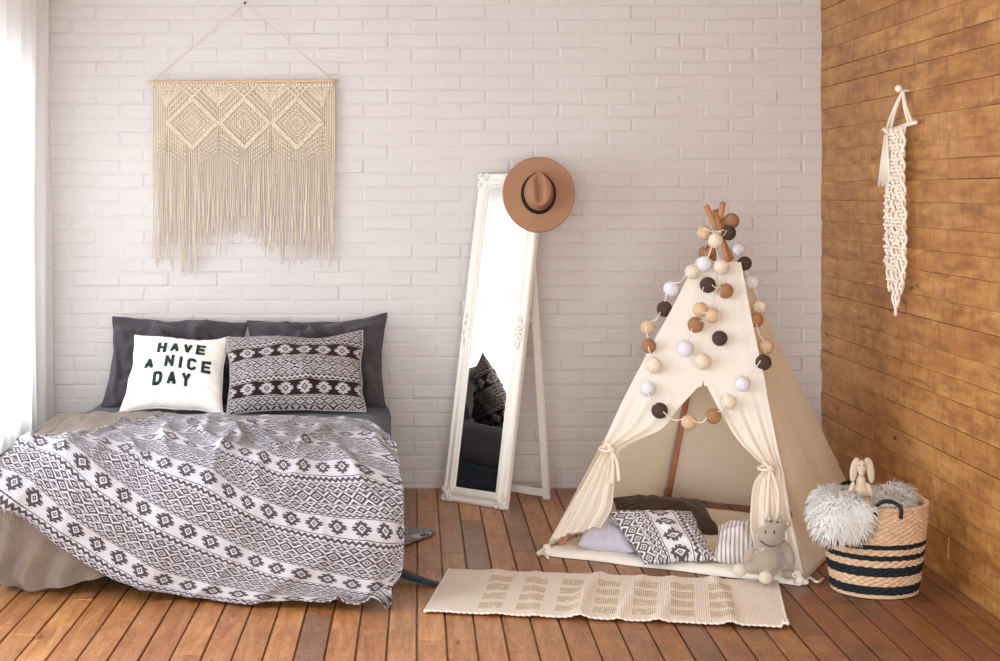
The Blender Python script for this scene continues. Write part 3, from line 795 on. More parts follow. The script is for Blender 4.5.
# ================================================================== LEANING MIRROR
mBL = Vector((.128, 7.90, .0)); ux = Vector((.298, -.25, 0)).normalized(); nb = Vector((-ux.y, ux.x, 0))
lean = math.atan2(.305, 1.616); mZ = nb*math.sin(lean)+Vector((0, 0, math.cos(lean))); mY = mZ.cross(ux)
MM = Matrix(((ux.x, mY.x, mZ.x, mBL.x), (ux.y, mY.y, mZ.y, mBL.y), (ux.z, mY.z, mZ.z, mBL.z), (0, 0, 0, 1)))
def mirror():
    w, L, fw = .389, 1.64, .070
    t = thing('standing_mirror', 'tall white ornate framed mirror standing on the floor against the brick wall', 'mirror', tuple(mBL+Vector((0, 0, 0))))
    def add(name, bm, mat, smooth=True):
        for v in bm.verts: v.co = MM @ v.co
        o = obj(name, bm, mat, None, smooth); reparent(o, t); return o
    # moulded frame: profile swept around the rectangle (offset from outer edge, y)
    prof = [(0, .02), (0, -.004), (.006, -.012), (.014, -.014), (.020, -.008), (.030, -.010), (.042, -.020), (.052, -.020), (.058, -.010), (.064, -.012), (fw, -.004), (fw, .012)]
    bm = bmesh.new(); rings = []
    for (cx_, cz_, sx, sz) in ((0, 0, 1, 1), (w, 0, -1, 1), (w, L, -1, -1), (0, L, 1, -1)):
        rings.append([bm.verts.new((cx_+sx*a, b, cz_+sz*a*1.05)) for a, b in prof])
    for q in range(4):
        A, B = rings[q], rings[(q+1) % 4]
        for k in range(len(prof)-1): bm.faces.new((A[k], A[k+1], B[k+1], B[k]))
        bm.faces.new((A[-1], A[0], B[0], B[-1]))
    fr = add('frame', bm, M['white_paint'], False)
    bm = bmesh.new(); add_box(bm, (fw-.008, -.002, fw-.008), (w-fw+.008, .008, L-fw+.008)); add('mirror_glass', bm, M['mirror'], False)
    bm = bmesh.new(); add_box(bm, (.01, .012, .01), (w-.01, .022, L-.01)); add('back_board', bm, M['dowel'], False)
    # carved ornaments at corners and mid sides
    def orn(cx_, cz_, s=1, vert=False):
        bm = bmesh.new()
        def sc(pts, r): add_tube(bm, catmull([Vector((cx_+x*s, -.016-.003*math.sin(i*2), cz_+z*s)) for i, (x, z) in enumerate(pts)], 18), lambda q: r*(1-.5*abs(2*q-1)), 7)
        for sx in (-1, 1):
            for sz in (-1, 1):
                if vert: sc([(0, sz*.008), (sx*.016, sz*.018), (sx*.022, sz*.040), (sx*.008, sz*.055), (sx*.003, sz*.040)], .007); sc([(sx*.004, sz*.03), (sx*.012, sz*.07), (0, sz*.095)], .006)
                else: sc([(0, 0), (sx*.022, sz*.010), (sx*.030, sz*.028), (sx*.014, sz*.034), (sx*.010, sz*.020)], .008)
        add_ball(bm, (cx_, -.022, cz_), (.012, .008, .016), 10)
        for k in range(5): a = k*2*PI/5; add_ball(bm, (cx_+.016*math.cos(a), -.019, cz_+.018*math.sin(a)), (.008, .006, .008), 8)
        add('carved_ornament', bm, M['white_paint'])
    for cx_ in (.033, w-.033):
        orn(cx_, L/2+.03, .9, True)
        for cz_ in (.036, L-.036): orn(cx_, cz_, .95)
    orn(w/2, L-.036, .8)
    # easel stand behind
    FR = Vector((.640, 7.90, 0)); FL = FR-ux*.30
    def wl(x, z): return MM @ Vector((x, .03, z))
    for foot, x in ((FL, .05), (FR, w-.05)):
        bm = bmesh.new(); top = wl(x, 1.30); d = (top-foot); R_ = Matrix(); zx = d.normalized(); xx = ux; yy = zx.cross(xx).normalized(); xx = yy.cross(zx)
        R_ = Matrix(((xx.x, yy.x, zx.x, foot.x), (xx.y, yy.y, zx.y, foot.y), (xx.z, yy.z, zx.z, foot.z), (0, 0, 0, 1)))
        add_box(bm, (-.016, -.008, .004), (.016, .010, d.length), R_); reparent(obj('stand_leg', bm, M['white_paint'], None, False), t)
    for z, th in ((.035, .018), (.9, .014)):
        bm = bmesh.new(); f = z/1.28; a = FL.lerp(wl(.05, 1.3), f); b = FR.lerp(wl(w-.05, 1.3), f); d = b-a
        add_box(bm, (0, -.007, -th), (d.length, .009, th), Matrix(((ux.x, nb.x, 0, a.x), (ux.y, nb.y, 0, a.y), (0, 0, 1, a.z), (0, 0, 0, 1)))); reparent(obj('stand_rail', bm, M['white_paint'], None, False), t)
mirror()

# ================================================================== HAT
def hat():
    c = P(538.5, 194, 7.80); t = thing('fedora_hat', 'camel felt fedora with black ribbon hanging on the top corner of the mirror', 'hat', tuple(c))
    ax = Vector((-.03, -1, .25)).normalized(); xx = Vector((1, 0, 0)); xx = (xx-ax*xx.dot(ax)).normalized(); yy = ax.cross(xx)
    Mx = Matrix(((xx.x, yy.x, ax.x, c.x), (xx.y, yy.y, ax.y, c.y), (xx.z, yy.z, ax.z, c.z), (0, 0, 0, 1)))
    n = 96
    def ring(rx, ry, z, oy=0, f=None):
        return [(Mx @ Vector((rx*math.cos(a)*(1+(f(a) if f else 0)), ry*math.sin(a)*(1+(f(a) if f else 0))+oy, z if not callable(z) else z(a)))) for a in [2*PI*k/n for k in range(n)]]
    br = []
    for q in range(12):
        s = q/11; r = .062+(.172-.062)*s
        ov = lambda a, s=s: .0
        zf = lambda a, s=s: .004-.006*s+.020*s*s*(math.cos(2*a))*.7+.010*s*s*math.sin(a*1+.7)
        rx = .080+(.176-.080)*s; ry = .097+(.188-.097)*s
        br.append(ring(rx, ry, zf))
    o = link('brim', grid_mesh('brim', br, None, True), M['hat']); solidify(o, .0035, 0); reparent(o, t)
    cr = []
    for q in range(26):
        s = q/25
        if s < .72:
            k = s/.72; rx = .083-.025*k**.8; ry = .099-.012*k**.8; z = .125*k
            def g(a, k=k, rx=rx, ry=ry, z=z):
                x = rx*math.cos(a); y = ry*math.sin(a)
                # front pinch (towards -y) narrows the front
                fr = max(0, math.sin(a)); x *= 1-.34*k*fr**1.5
                zz = z-.03*k*k*max(0, math.sin(a))
                return Mx @ Vector((x, y, zz))
        else:
            k = (s-.72)/.28; 
            def g(a, k=k):
                rx = .058*(1-k); ry = .087*(1-k); x = rx*math.cos(a); y = ry*math.sin(a)
                fr = max(0, math.sin(a)); x *= 1-.34*fr**1.5
                groove = .034*math.exp(-(x/.017)**2)*ss(0, .45, k)*(1-.35*ss(.0, .08, y))
                dome = .014*(1-(1-k)**2)
                return Mx @ Vector((x, y, .125-.03*max(0, math.sin(a))*(1-k)+dome-groove))
        cr.append([g(2*PI*k_/n) for k_ in range(n)])
    o = link('crown', grid_mesh('crown', cr, None, True), M['hat']); reparent(o, t)
    bd = []
    for q in range(5):
        k = q/4*.36; rx = .0848-.025*k**.8; ry = .1008-.012*k**.8
        bd.append([Mx @ Vector((rx*math.cos(a)*(1-.34*k*max(0, math.sin(a))**1.5), ry*math.sin(a), .125*k+.002)) for a in [2*PI*i/n for i in range(n)]])
    o = link('ribbon', grid_mesh('ribbon', bd, None, True), M['hat_band']); solidify(o, .002, 1); reparent(o, t)
hat()

# ================================================================== TEEPEE TENT
fl = Vector((.548, 6.744, 0)); fr = Vector((1.514, 6.277, 0)); br_ = Vector((2.035, 7.27, 0)); bl = Vector((1.22, 7.85, 0)); ap = Vector((1.333, 7.03, 1.345))
FN = (fr-fl).cross(ap-fl).normalized()
if FN.y > 0: FN = -FN
def onfront(px, py, off=0.0): return ray_plane(px, py, fl+FN*off, FN)
RN = (br_-fr).cross(ap-fr).normalized()
if RN.x < 0: RN = -RN
def onright(px, py, off=0.0): return ray_plane(px, py, fr+RN*off, RN)
tent = thing('teepee_tent', 'ivory canvas teepee play tent with open front in the right corner', 'tent', tuple((fl+fr+br_+bl)/4))
offs = {0: Vector((0, .02, 0)), 1: Vector((0, -.012, 0)), 2: Vector((.0, .045, 0)), 3: Vector((0, .075, 0))}
for i, f in enumerate((fl, fr, br_, bl)):
    d = (ap-f).normalized(); inn = ((fl+fr+br_+bl)/4-f); inn.z = 0; inn.normalize()
    a = f+inn*(.05, .03, .03, .03)[i]+Vector((0, 0, .002)); b = ap+d*(.07, .11, .13, .15)[i]+offs[i]; bm = bmesh.new(); add_tube(bm, [a.lerp(b, k/10) for k in range(11)], .0135, 14); reparent(obj('pole', bm, M['pole']), tent)
def panel(name, a, b, z0=.02, sag=.03, nu=40, nv=50, top=.905):
    G = []; mid = (fl+fr+br_+bl)/4; nn = (b-a).cross(ap-a).normalized()
    if nn.dot(a-mid) < 0: nn = -nn
    for j in range(nv):
        t = z0/1.345+(top-z0/1.345)*j/(nv-1); row = []
        for i in range(nu):
            s = i/(nu-1); p = (a*(1-s)+b*s)*(1-t)+ap*t; e = math.sin(PI*s)
            p = p+nn*(.018-sag*e*(1-t*.8)*math.sin(PI*min(1, t*1.1))*.8+.006*e*fbm((s*3, t*4, a.x), 3)+(.004*math.sin(s*24+t*3)*(1-t)**3)); row.append(p)
        G.append(row)
    o = link(name, grid_mesh(name, G), M['canvas']); reparent(o, tent)
panel('side_panel', fr, br_); panel('back_panel', br_, bl); panel('side_panel', bl, fl)
def front_half(name, rows, folds, seed):
    nu, nv = 90, 130
    L_ = catmull([Vector((a, b, 0)) for (a, b), _, _ in rows], nv); R_ = catmull([Vector((a, b, 0)) for _, (a, b), _ in rows], nv); A = catmull([Vector((c, 0, 0)) for _, _, c in rows], nv)
    G = []
    for j in range(nv):
        row = []; am = max(0, A[j].x)
        for i in range(nu):
            s = i/(nu-1); q = L_[j].lerp(R_[j], s); p = onfront(q.x, q.y, .022)
            e = min(1, s*6) if seed == 1 else min(1, (1-s)*6)
            wv = math.sin(s*folds+seed+1.5*fbm((s*2, j*.02, seed), 2)); wv2 = math.sin(s*folds*2.3+seed*2+j*.02)
            p = p+FN*(am*(.6*wv+.35*wv2+.6)*e+.004*fbm((s*3, j/nv*5, seed), 3)); row.append(p)
        G.append(row)
    return link(name, grid_mesh(name, G), M['canvas'])
Lrows = [((697,258),(719,262),0), ((672,308),(711,320),0), ((647,353),(703.7,379),.001), ((642,363),(697,388),.002), ((632,382),(689,397),.003), ((621,404),(677,410),.006), ((612,424),(661,429),.010), ((605,440),(640,439),.014), ((602,449),(621,449.5),.018),
         ((597,460),(618,459),.018), ((582,486),(614,487),.020), ((566,512),(611,510),.022), ((549,541),(601,527),.022)]
Rrows = [((719,262),(741,262),0), ((711,320),(752,320),0), ((703.7,379),(764.5,379),.001), ((707.5,387),(766,388),.002), ((712.5,397),(768,400),.003), ((731,430),(774.5,432),.008), ((743,446),(778,449),.013), ((756,459),(781,463),.018), ((764,469),(783.5,472),.020),
         ((755,485),(786,487),.022), ((752,508),(790,512),.022), ((752,530),(795,537),.022), ((757,553),(803,573),.020)]
for r, s in ((Lrows, 1), (Rrows, 2)):
    o = front_half('front_curtain', r, 17, s); reparent(o, tent)
# curtain ties with bows and tails
def tie(c, tails, w):
    bm = bmesh.new(); c0 = onfront(*c, .055)
    pts = [onfront(c[0]+w*math.cos(a)*.5-(w*.28), c[1]+2.2*math.sin(a), .045+.03*math.sin(a+.5)) for a in [2*PI*k/16 for k in range(17)]]
    add_tube(bm, pts, .006, 7); add_ball(bm, c0, (.014, .012, .012), 10)
    for tl in tails:
        add_tube(bm, catmull([onfront(x, y, .062) for x, y in tl], 14), lambda q: .005+.004*q, 7)
    reparent(obj('curtain_tie', bm, M['canvas']), tent)
tie((611, 449), [[(611,449),(617,462),(619,481)], [(611,449),(613,465),(612,484)], [(611,449),(606,443),(611,447)]], 15)
tie((770, 468), [[(770,468),(768,490),(767,520)], [(770,468),(778,492),(777,524)], [(770,468),(763,462),(768,466)]], 15)
# canvas rope wrapped round the crossing
bm = bmesh.new()
for k in range(2):
    add_tube(bm, [ap+Vector((.026*math.cos(a), -.012+.034*math.sin(a), -.006+.008*k+.004*math.sin(a*2+k))) for a in [2*PI*i/18 for i in range(19)]], .0035, 6)
reparent(obj('lashing', bm, M['cord']), tent)
# cloth booties / ground ties at the front feet
def blob(name, parts, mat, vox=.004, smooth=6):
    bm = bmesh.new()
    for c, r, Mx in parts: add_ball(bm, c, r, 16, Mx)
    o = obj(name, bm, mat); m = o.modifiers.new('remesh', 'REMESH'); m.mode = 'VOXEL'; m.voxel_size = vox; m.use_smooth_shade = True
    s = o.modifiers.new('soft', 'SMOOTH'); s.iterations = smooth; s.factor = .5; return o
p = PF(799, 580, .02); o = blob('foot_cover', [(p, (.022, .022, .022), None), (p+Vector((-.005, .01, .02)), (.018, .018, .02), None), (p+Vector((.02, 0, -.008)), (.02, .014, .012), None)], M['mat'], .004, 4); reparent(o, tent)
bm = bmesh.new(); add_tube(bm, catmull([PF(803, 582, .012), PF(810, 578, .012), PF(817, 582, .012), PF(824, 578, .008)], 16), lambda q: .007*(1-.4*q), 6); reparent(obj('ground_strap', bm, M['mat']), tent)
bm = bmesh.new(); 
add_tube(bm, catmull([PF(549, 546, .02), PF(543, 550, .02), PF(538, 554, .012)], 10), lambda q: .005+.006*q, 7); add_tube(bm, catmull([PF(549, 546, .03), PF(545, 553, .01), PF(548, 558, .01)], 10), .006, 7)
add_ball(bm, PF(547, 547, .03), (.018, .014, .014), 10); reparent(obj('foot_tie', bm, M['canvas']), tent)

# ------------------------------------------------------------------ mat
def mat():
    a, b, c, d = PF(538, 555), PF(800, 586), Vector((1.99, 7.22, 0)), Vector((1.20, 7.74, 0)); n = 60; top = []; 
    V_ = []
    bm = bmesh.new(); G = [[None]*(n+1) for _ in range(n+1)]; Bt = [[None]*(n+1) for _ in range(n+1)]
    for j in range(n+1):
        for i in range(n+1):
            s, t = i/n, j/n; p = (a*(1-s)+b*s)*(1-t)+(d*(1-s)+c*s)*t
            e = min(1, min(s, 1-s, t*1.3, 1-t)*22); q = p+Vector((0, -.006*math.sin(s*20)*(1-min(1, t*8)), 0))
            z = .008+.020*math.sqrt(e)+.003*fbm((p.x*9, p.y*9, 0), 2)
            # quilting
            qx = abs((((p.x+p.y)*5) % 1)-.5); qy = abs((((p.x-p.y)*5) % 1)-.5); z -= .004*max(0, 1-qx*14)+.004*max(0, 1-qy*14)
            G[j][i] = bm.verts.new((q.x, q.y, max(.006, z))); Bt[j][i] = bm.verts.new((q.x, q.y, .002)) if i in (0, n) or j in (0, n) else None
    for j in range(n):
        for i in range(n): bm.faces.new((G[j][i], G[j][i+1], G[j+1][i+1], G[j+1][i]))
    loop = [(0, i) for i in range(n)]+[(j, n) for j in range(n)]+[(n, n-i) for i in range(n)]+[(n-j, 0) for j in range(n)]
    for k in range(len(loop)):
        (j0, i0), (j1, i1) = loop[k], loop[(k+1) % len(loop)]; bm.faces.new((Bt[j0][i0], Bt[j1][i1], G[j1][i1], G[j0][i0]))
    tag(obj('floor_mat', bm, M['mat']), 'white padded mat lying on the floor inside the teepee', 'mat')
mat()

# ------------------------------------------------------------------ cushions inside the tent
quad_pillow('cushion', (613,499,7.18), (704,503,7.32), (722,534,6.98), (614,532,6.92), .15, M['brown_cushion'], 'dark brown cushion lying at the back inside the teepee', seed=2)
quad_pillow('cushion', (586,524,6.92), (634,520,6.95), (634,551,6.60), (578,545,6.66), .14, M['lilac'], 'pale lilac grey cushion at the left inside the teepee', seed=6)
quad_pillow('cushion', (607,512,6.74), (692,512,6.74), (717,559,6.43), (643,564,6.41), .11, M['cushion_tent'], 'square black and white patterned cushion inside the teepee', seed=4, pinch=.05)
quad_pillow('cushion', (718,527,6.72), (772,520,6.68), (770,562,6.40), (713,560,6.43), .14, M['ticking'], 'grey and white striped cushion inside the teepee beside the plush toy', seed=9)

# ================================================================== BALL GARLAND
def garland():
    cols = {'D': srgb(82, 64, 56), 'T': srgb(164, 122, 86), 'B': srgb(214, 184, 150), 'C': srgb(238, 226, 204), 'W': srgb(238, 236, 244)}
    ball_m = {}
    for k, c in cols.items():
        t = NT({'D': 'dark brown', 'T': 'tan', 'B': 'beige', 'C': 'cream', 'W': 'white'}[k]+' cotton thread ball')
        w = t.n('ShaderNodeTexWave'); w.inputs['Scale'].default_value = 60; w.inputs['Distortion'].default_value = 6; w.inputs['Detail'].default_value = 2; t.L(t.pos(), w.inputs['Vector'])
        f = V(t, w.outputs['Fac']); ball_m[k] = t.done(t.mix(f*.25, c, tuple(x*.7 for x in c)), .85, t.bump(f, .6, .003), spec=.15, trans=.12 if k in 'CW' else 0)
    B = {1:(731.5,221,'T'),2:(728.7,233,'D'),3:(704.5,233,'B'),4:(715.6,240.6,'C'),5:(738,249,'W'),6:(706,253,'T'),7:(744.6,263.5,'D'),8:(704.5,264,'W'),9:(721.3,267,'C'),10:(692.3,271.7,'C'),11:(707.8,285,'D'),12:(725.4,291,'T'),13:(752,282,'W'),14:(671,289,'W'),15:(664.5,309,'D'),16:(759.7,307,'C'),17:(756,320,'T'),18:(700.5,309.7,'B'),19:(712.7,315.8,'B'),20:(695.6,324.8,'T'),21:(647.8,327.7,'B'),22:(648.6,346,'T'),23:(719.7,338.3,'D'),24:(765.8,346.5,'B'),25:(763.4,362.4,'D'),26:(685.4,348.5,'W'),27:(702.5,361.6,'C'),28:(654,365.6,'C'),29:(648,389,'W'),30:(659.6,410.6,'D'),31:(689,422.4,'B'),32:(713.5,416,'T'),33:(729,402,'C'),34:(742.5,384,'W')}
    r = .0335; pos = {}
    for k, (x, y, c) in B.items():
        le = 697-(y-259)*.521; re = 741+(y-262)*.2025
        if y < 270:
            d = {1: 7.06, 2: 6.97, 3: 7.0, 4: 6.90, 5: 7.09, 6: 7.16, 7: 7.0, 8: 6.90, 9: 6.87, 10: 6.95}.get(k, 6.93)
            p = P(x, y, d)
            if k in (8, 9, 10): p = onfront(x, y, r+.03)
        elif x < le-4: p = P(x, y, onfront(le, y).y+.06)
        elif x > re+2: p = onright(x, y, r+.02) if k != 13 else P(x, y, 7.02)
        else: p = onfront(x, y, r+.024)
        pos[k] = p
    t = thing('ball_garland', 'string of brown, beige and white cotton balls draped over the teepee', 'garland', tuple(ap))
    proto = None
    for k, (x, y, c) in B.items():
        bm = bmesh.new(); rr = r*random.uniform(.94, 1.06); add_ball(bm, (0, 0, 0), (rr, rr, rr*.97), 24)
        o = obj('cotton_ball', bm, ball_m[c], t); o.location = pos[k]-Vector(t.location); o.rotation_euler = [random.uniform(0, 6) for _ in range(3)]
    def strand(seq, sag=.02):
        pts = []
        for a, b in zip(seq, seq[1:]):
            A = pos[a] if isinstance(a, int) else a; Bp = pos[b] if isinstance(b, int) else b
            A = A+FN*.022; Bp = Bp+FN*.022
            m = A.lerp(Bp, .5)+Vector((random.uniform(-.01, .01), 0, -sag*random.uniform(.4, 1.3))); pts += [A+Vector((0, 0, .01)), m]
        pts.append(Bp); return catmull(pts, len(pts)*7)
    bm = bmesh.new()
    add_tube(bm, strand([4, 8, 10, 14, 15, 21, 22, 28, 29, 30, 31, 32, 33]), .0023, 5)
    add_tube(bm, strand([2, 4, 9, 12, 11, 18, 19, 20, 26, 27], .008), .0017, 5); add_tube(bm, strand([9, 23], .004), .0015, 5)
    add_tube(bm, strand([1, 5, 7, 13, 16, 17, 24, 25, 34, 33], .012), .0023, 5); add_tube(bm, strand([2, 3, 6, 8], .01), .0022, 5)
    reparent(obj('light_cord', bm, M['white_paint']), t)
garland()

# ================================================================== RUG
def rug():
    t = NT('ribbed cream cotton rug'); u, v = t.uv()   # u 0..1.26 along, v 0..0.6 across
    rib = ((u/.0078)*2*PI).sin(); uf = u/1.26; vf = v/.62
    blk = ((uf-.142)/.1085); col = blk.fract().lt(.62)*blk.gt(0)*blk.lt(6.9); rw = ((vf-.10)/.20).fract().lt(.68)*vf.gt(.10)*vf.lt(.90)
    st = ((u/.0078).fract().gt(.5)).max(((v/.03).fract()).gt(.75))*((t.noise(45, 2)).gt(.38))
    m = col*rw*st
    c = t.mix(t.noise(30, 3), srgb(228, 214, 198), srgb(240, 230, 218)); c = t.mix(m*.8, c, srgb(180, 156, 110)); c = t.mix((rib*.5+.5)*.13, c, srgb(170, 152, 134))
    mt = t.done(c, .95, t.bump(rib+t.noise(300, 2)*.5, .35, .003), spec=.05)
    TL, TR, BR, BL = PF(449, 572), PF(777, 584), PF(788, 630), PF(425, 614); nu, nv = 260, 60; G = []; UV = []
    for j in range(nv):
        G.append([]); UV.append([])
        for i in range(nu):
            s, tt = i/(nu-1), j/(nv-1); p = (BL*(1-s)+BR*s)*(1-tt)+(TL*(1-s)+TR*s)*tt
            w = 0
            for c_, k, am in ((.46, .022, .020), (.17, .03, .007), (.66, .02, .010), (.82, .02, .012), (.30, .02, .006), (.57, .015, .009)):
                w += am*math.exp(-((s-c_-.03*math.sin(tt*2.4+c_*9))/k)**2)*(.55+.45*math.cos(tt*PI*.9+c_*4)**2)
            w += .003*(fbm((s*8, tt*3, 0), 2)+.5)
            # frayed scalloped long edges
            e = .004*math.sin(s*2*PI*60) if j in (0, nv-1) else 0
            if s > .985 and tt < .1: w += .012
            p = p+Vector((0, e, .006+max(0, w))); G[-1].append(p); UV[-1].append((s*1.26, tt*.62))
    o = link('rug', grid_mesh('rug', G, UV), mt); solidify(o, .006, 1)
    bm = bmesh.new()
    for row in ([g[0]+Vector((0, 0, .002)) for g in G], [g[-1]+Vector((0, 0, .002)) for g in G]):
        bm = bmesh.new(); add_tube(bm, row, .006, 7); obj('end_hem', bm, mt, o)
    tag(o, 'long ribbed cream rug with gold blocks lying on the floor in front of the teepee', 'rug')
rug()

# ================================================================== BASKET
BC = Vector((1.752, 6.13, 0))
def basket():
    t = thing('woven_basket', 'round woven straw basket with four black stripes by the timber wall', 'basket', tuple(BC))
    nt = NT('woven seagrass with black bands'); x, y, z = nt.xyz('Object'); zz = z+(nt.noise(30, 2)-.5)*.006
    bands = None
    for a, b in ((.190, .208), (.148, .168), (.087, .123), (.016, .050)):
        m = zz.gt(a)*zz.lt(b); bands = m if bands is None else bands.max(m)
    n = nt.noise(60, 4, .7, nt.comb(x, y, z*3)); c = nt.ramp(n, [(.3, srgb(176, 140, 108)), (.5, srgb(206, 174, 142)), (.7, srgb(226, 200, 172))])
    c = nt.mix(bands, c, nt.mix(n, srgb(18, 24, 28), srgb(40, 46, 50)))
    mt = nt.done(c, .8, nt.bump(nt.noise(220, 3), .5, .003), spec=.2)
    hz = .338; rows_ = 38; sub = 4; na = 64*5; G = []
    def R(z):
        k = z/hz; return .157+.040*k**.85+.004*math.sin(k*PI)
    for j in range(rows_*sub+1):
        z = hz*j/(rows_*sub); row_i = j//sub; fz = (j % sub)/sub; G.append([])
        for i in range(na):
            a = 2*PI*i/na; w = math.sin(a*32+(row_i % 2)*PI); b = math.sin(PI*fz)
            r = R(z)+.0042*w*b+.0012*b+.002*noise.noise(Vector((a*4, z*30, 0)))
            ov = 1+.012*math.sin(a*2+.5)*z/hz
            G[-1].append(BC+Vector((r*ov*math.cos(a), r*ov*math.sin(a), z+.002+.004*noise.noise(Vector((math.cos(a)*2, math.sin(a)*2, z*8)))*(1 if z > .02 else 0))))
    inner = [[BC+Vector(((R(z)-.012)*math.cos(2*PI*i/na), (R(z)-.012)*math.sin(2*PI*i/na), z+.004)) for i in range(na)] for z in (hz, .2, .012)]
    G += inner; G.append([BC+Vector((0.001*math.cos(2*PI*i/na), .001*math.sin(2*PI*i/na), .012)) for i in range(na)])
    o = link('basket_body', grid_mesh('basket', G, None, True), mt); reparent(o, t)
    bm = bmesh.new()
    add_tube(bm, [BC+Vector((.158*math.cos(a), .158*math.sin(a), .008)) for a in [2*PI*k/80 for k in range(81)]], .007, 8, False); reparent(obj('base_coil', bm, mt), t)
    bm = bmesh.new(); n_ = 240
    for ph in (0, PI):
        add_tube(bm, [BC+Vector(((R(hz)-.003+.004*math.cos(k*.9+ph))*math.cos(2*PI*k/n_), (R(hz)-.003+.004*math.cos(k*.9+ph))*math.sin(2*PI*k/n_), hz+.003+.004*math.sin(k*.9+ph))) for k in range(n_+1)], .0055, 6, False)
    reparent(obj('rim', bm, mt), t)
    for ang in (-92, 104):
        a = math.radians(ang); hw = .046; rr = R(hz); bm = bmesh.new(); T_ = Vector((-math.sin(a), math.cos(a), 0)); c = BC+Vector((rr*math.cos(a), rr*math.sin(a), hz))
        out = Vector((math.cos(a), math.sin(a), 0))
        pts = catmull([c-T_*hw+out*.008+Vector((0, 0, -.025)), c-T_*hw*1.02+out*.008+Vector((0, 0, .012)), c-T_*hw*.6+Vector((0, 0, .031)), c+Vector((0, 0, .038)), c+T_*hw*.6+Vector((0, 0, .031)), c+T_*hw*1.02+out*.008+Vector((0, 0, .012)), c+T_*hw+out*.008+Vector((0, 0, -.025))], 30)
        add_tube(bm, pts, .0072, 8); reparent(obj('handle', bm, M['leather']), t)
basket()

# ------------------------------------------------------------------ fluffy sheepskin in the basket
def sheepskin():
    rnd = random.Random(11); bm = bmesh.new(); hz = .338; NR = {}
    base = []
    def ell(px, py, d, r): base.append((P(px+(4 if px < 880 else -7), py+4, d), (r[0]*.93, r[1], r[2]*.93)))
    ell(868, 500, 6.15, (.155, .15, .045)); ell(905, 493, 6.2, (.06, .09, .035)); ell(831, 498, 6.10, (.075, .10, .045)); ell(840, 504, 5.99, (.09, .06, .05))
    ell(838, 517, 5.95, (.085, .045, .055)); ell(833, 507, 6.03, (.075, .09, .055)); ell(857, 511, 5.94, (.05, .03, .05)); ell(836, 528, 5.945, (.066, .03, .030)); ell(822, 512, 6.03, (.05, .07, .05)); ell(852, 524, 5.94, (.045, .026, .040)); ell(822, 524, 5.98, (.042, .03, .04))
    for c, r in base: add_ball(bm, c, r, 18)
    # voxel-like union is not needed: tufts hide the seams; scatter tufts
    area = []
    for c, r in base:
        n = int(2200*(r[0]*r[2]+r[0]*r[1]+r[1]*r[2])/.03)
        for _ in range(min(n, 2600)):
            z = rnd.uniform(-1, 1); a = rnd.uniform(0, 2*PI); q = math.sqrt(1-z*z); u = Vector((q*math.cos(a), q*math.sin(a), z)); p = c+Vector((u.x*r[0], u.y*r[1], u.z*r[2])); nn = Vector((u.x/r[0], u.y/r[1], u.z/r[2])).normalized()
            if nn.y > .7 and p.z < hz: continue
            ins = any(((p-c2).x/r2[0])**2+((p-c2).y/r2[1])**2+((p-c2).z/r2[2])**2 < .72 for c2, r2 in base if c2 is not c)
            if ins: continue
            rr = (p-BC); rr.z = 0
            if rr.length < .19 and p.z < hz-.02: continue
            L_ = rnd.uniform(.022, .050); d = (nn+Vector((rnd.uniform(-.7, .7), rnd.uniform(-.5, .5), rnd.uniform(-.5, .4)))).normalized(); g = Vector((0, 0, -1))
            p1 = p+d*L_*.5; p2 = p1+(d+g*.9).normalized()*L_*.55; w = rnd.uniform(.0028, .0046); s = d.cross(Vector((rnd.uniform(-1, 1), rnd.uniform(-1, 1), rnd.uniform(-1, 1)))).normalized()*w; s2 = d.cross(s).normalized()*w
            a0 = [bm.verts.new(p+s), bm.verts.new(p-s*.5+s2), bm.verts.new(p-s*.5-s2)]; a1 = [bm.verts.new(p1+s*.8), bm.verts.new(p1-s*.4+s2*.8), bm.verts.new(p1-s*.4-s2*.8)]; tip = bm.verts.new(p2)
            for vv in a0+a1+[tip]: NR[vv] = (nn*.75+d*.25+Vector((0, -.15, .25))).normalized()
            for k in range(3):
                bm.faces.new((a0[k], a0[(k+1) % 3], a1[(k+1) % 3], a1[k])); bm.faces.new((a1[k], a1[(k+1) % 3], tip))
    bmesh.ops.recalc_face_normals(bm, faces=bm.faces); bm.normal_update(); NL = [NR.get(v, v.normal.copy()) for v in bm.verts]; me = bpy.data.meshes.new('sheepskin'); bm.to_mesh(me); bm.free()
    fo = link('fur_throw', me, M['fur']); me.normals_split_custom_set_from_vertices(NL)
    tag(fo, 'shaggy off-white fur throw spilling over the left rim of the woven basket', 'throw')
sheepskin()

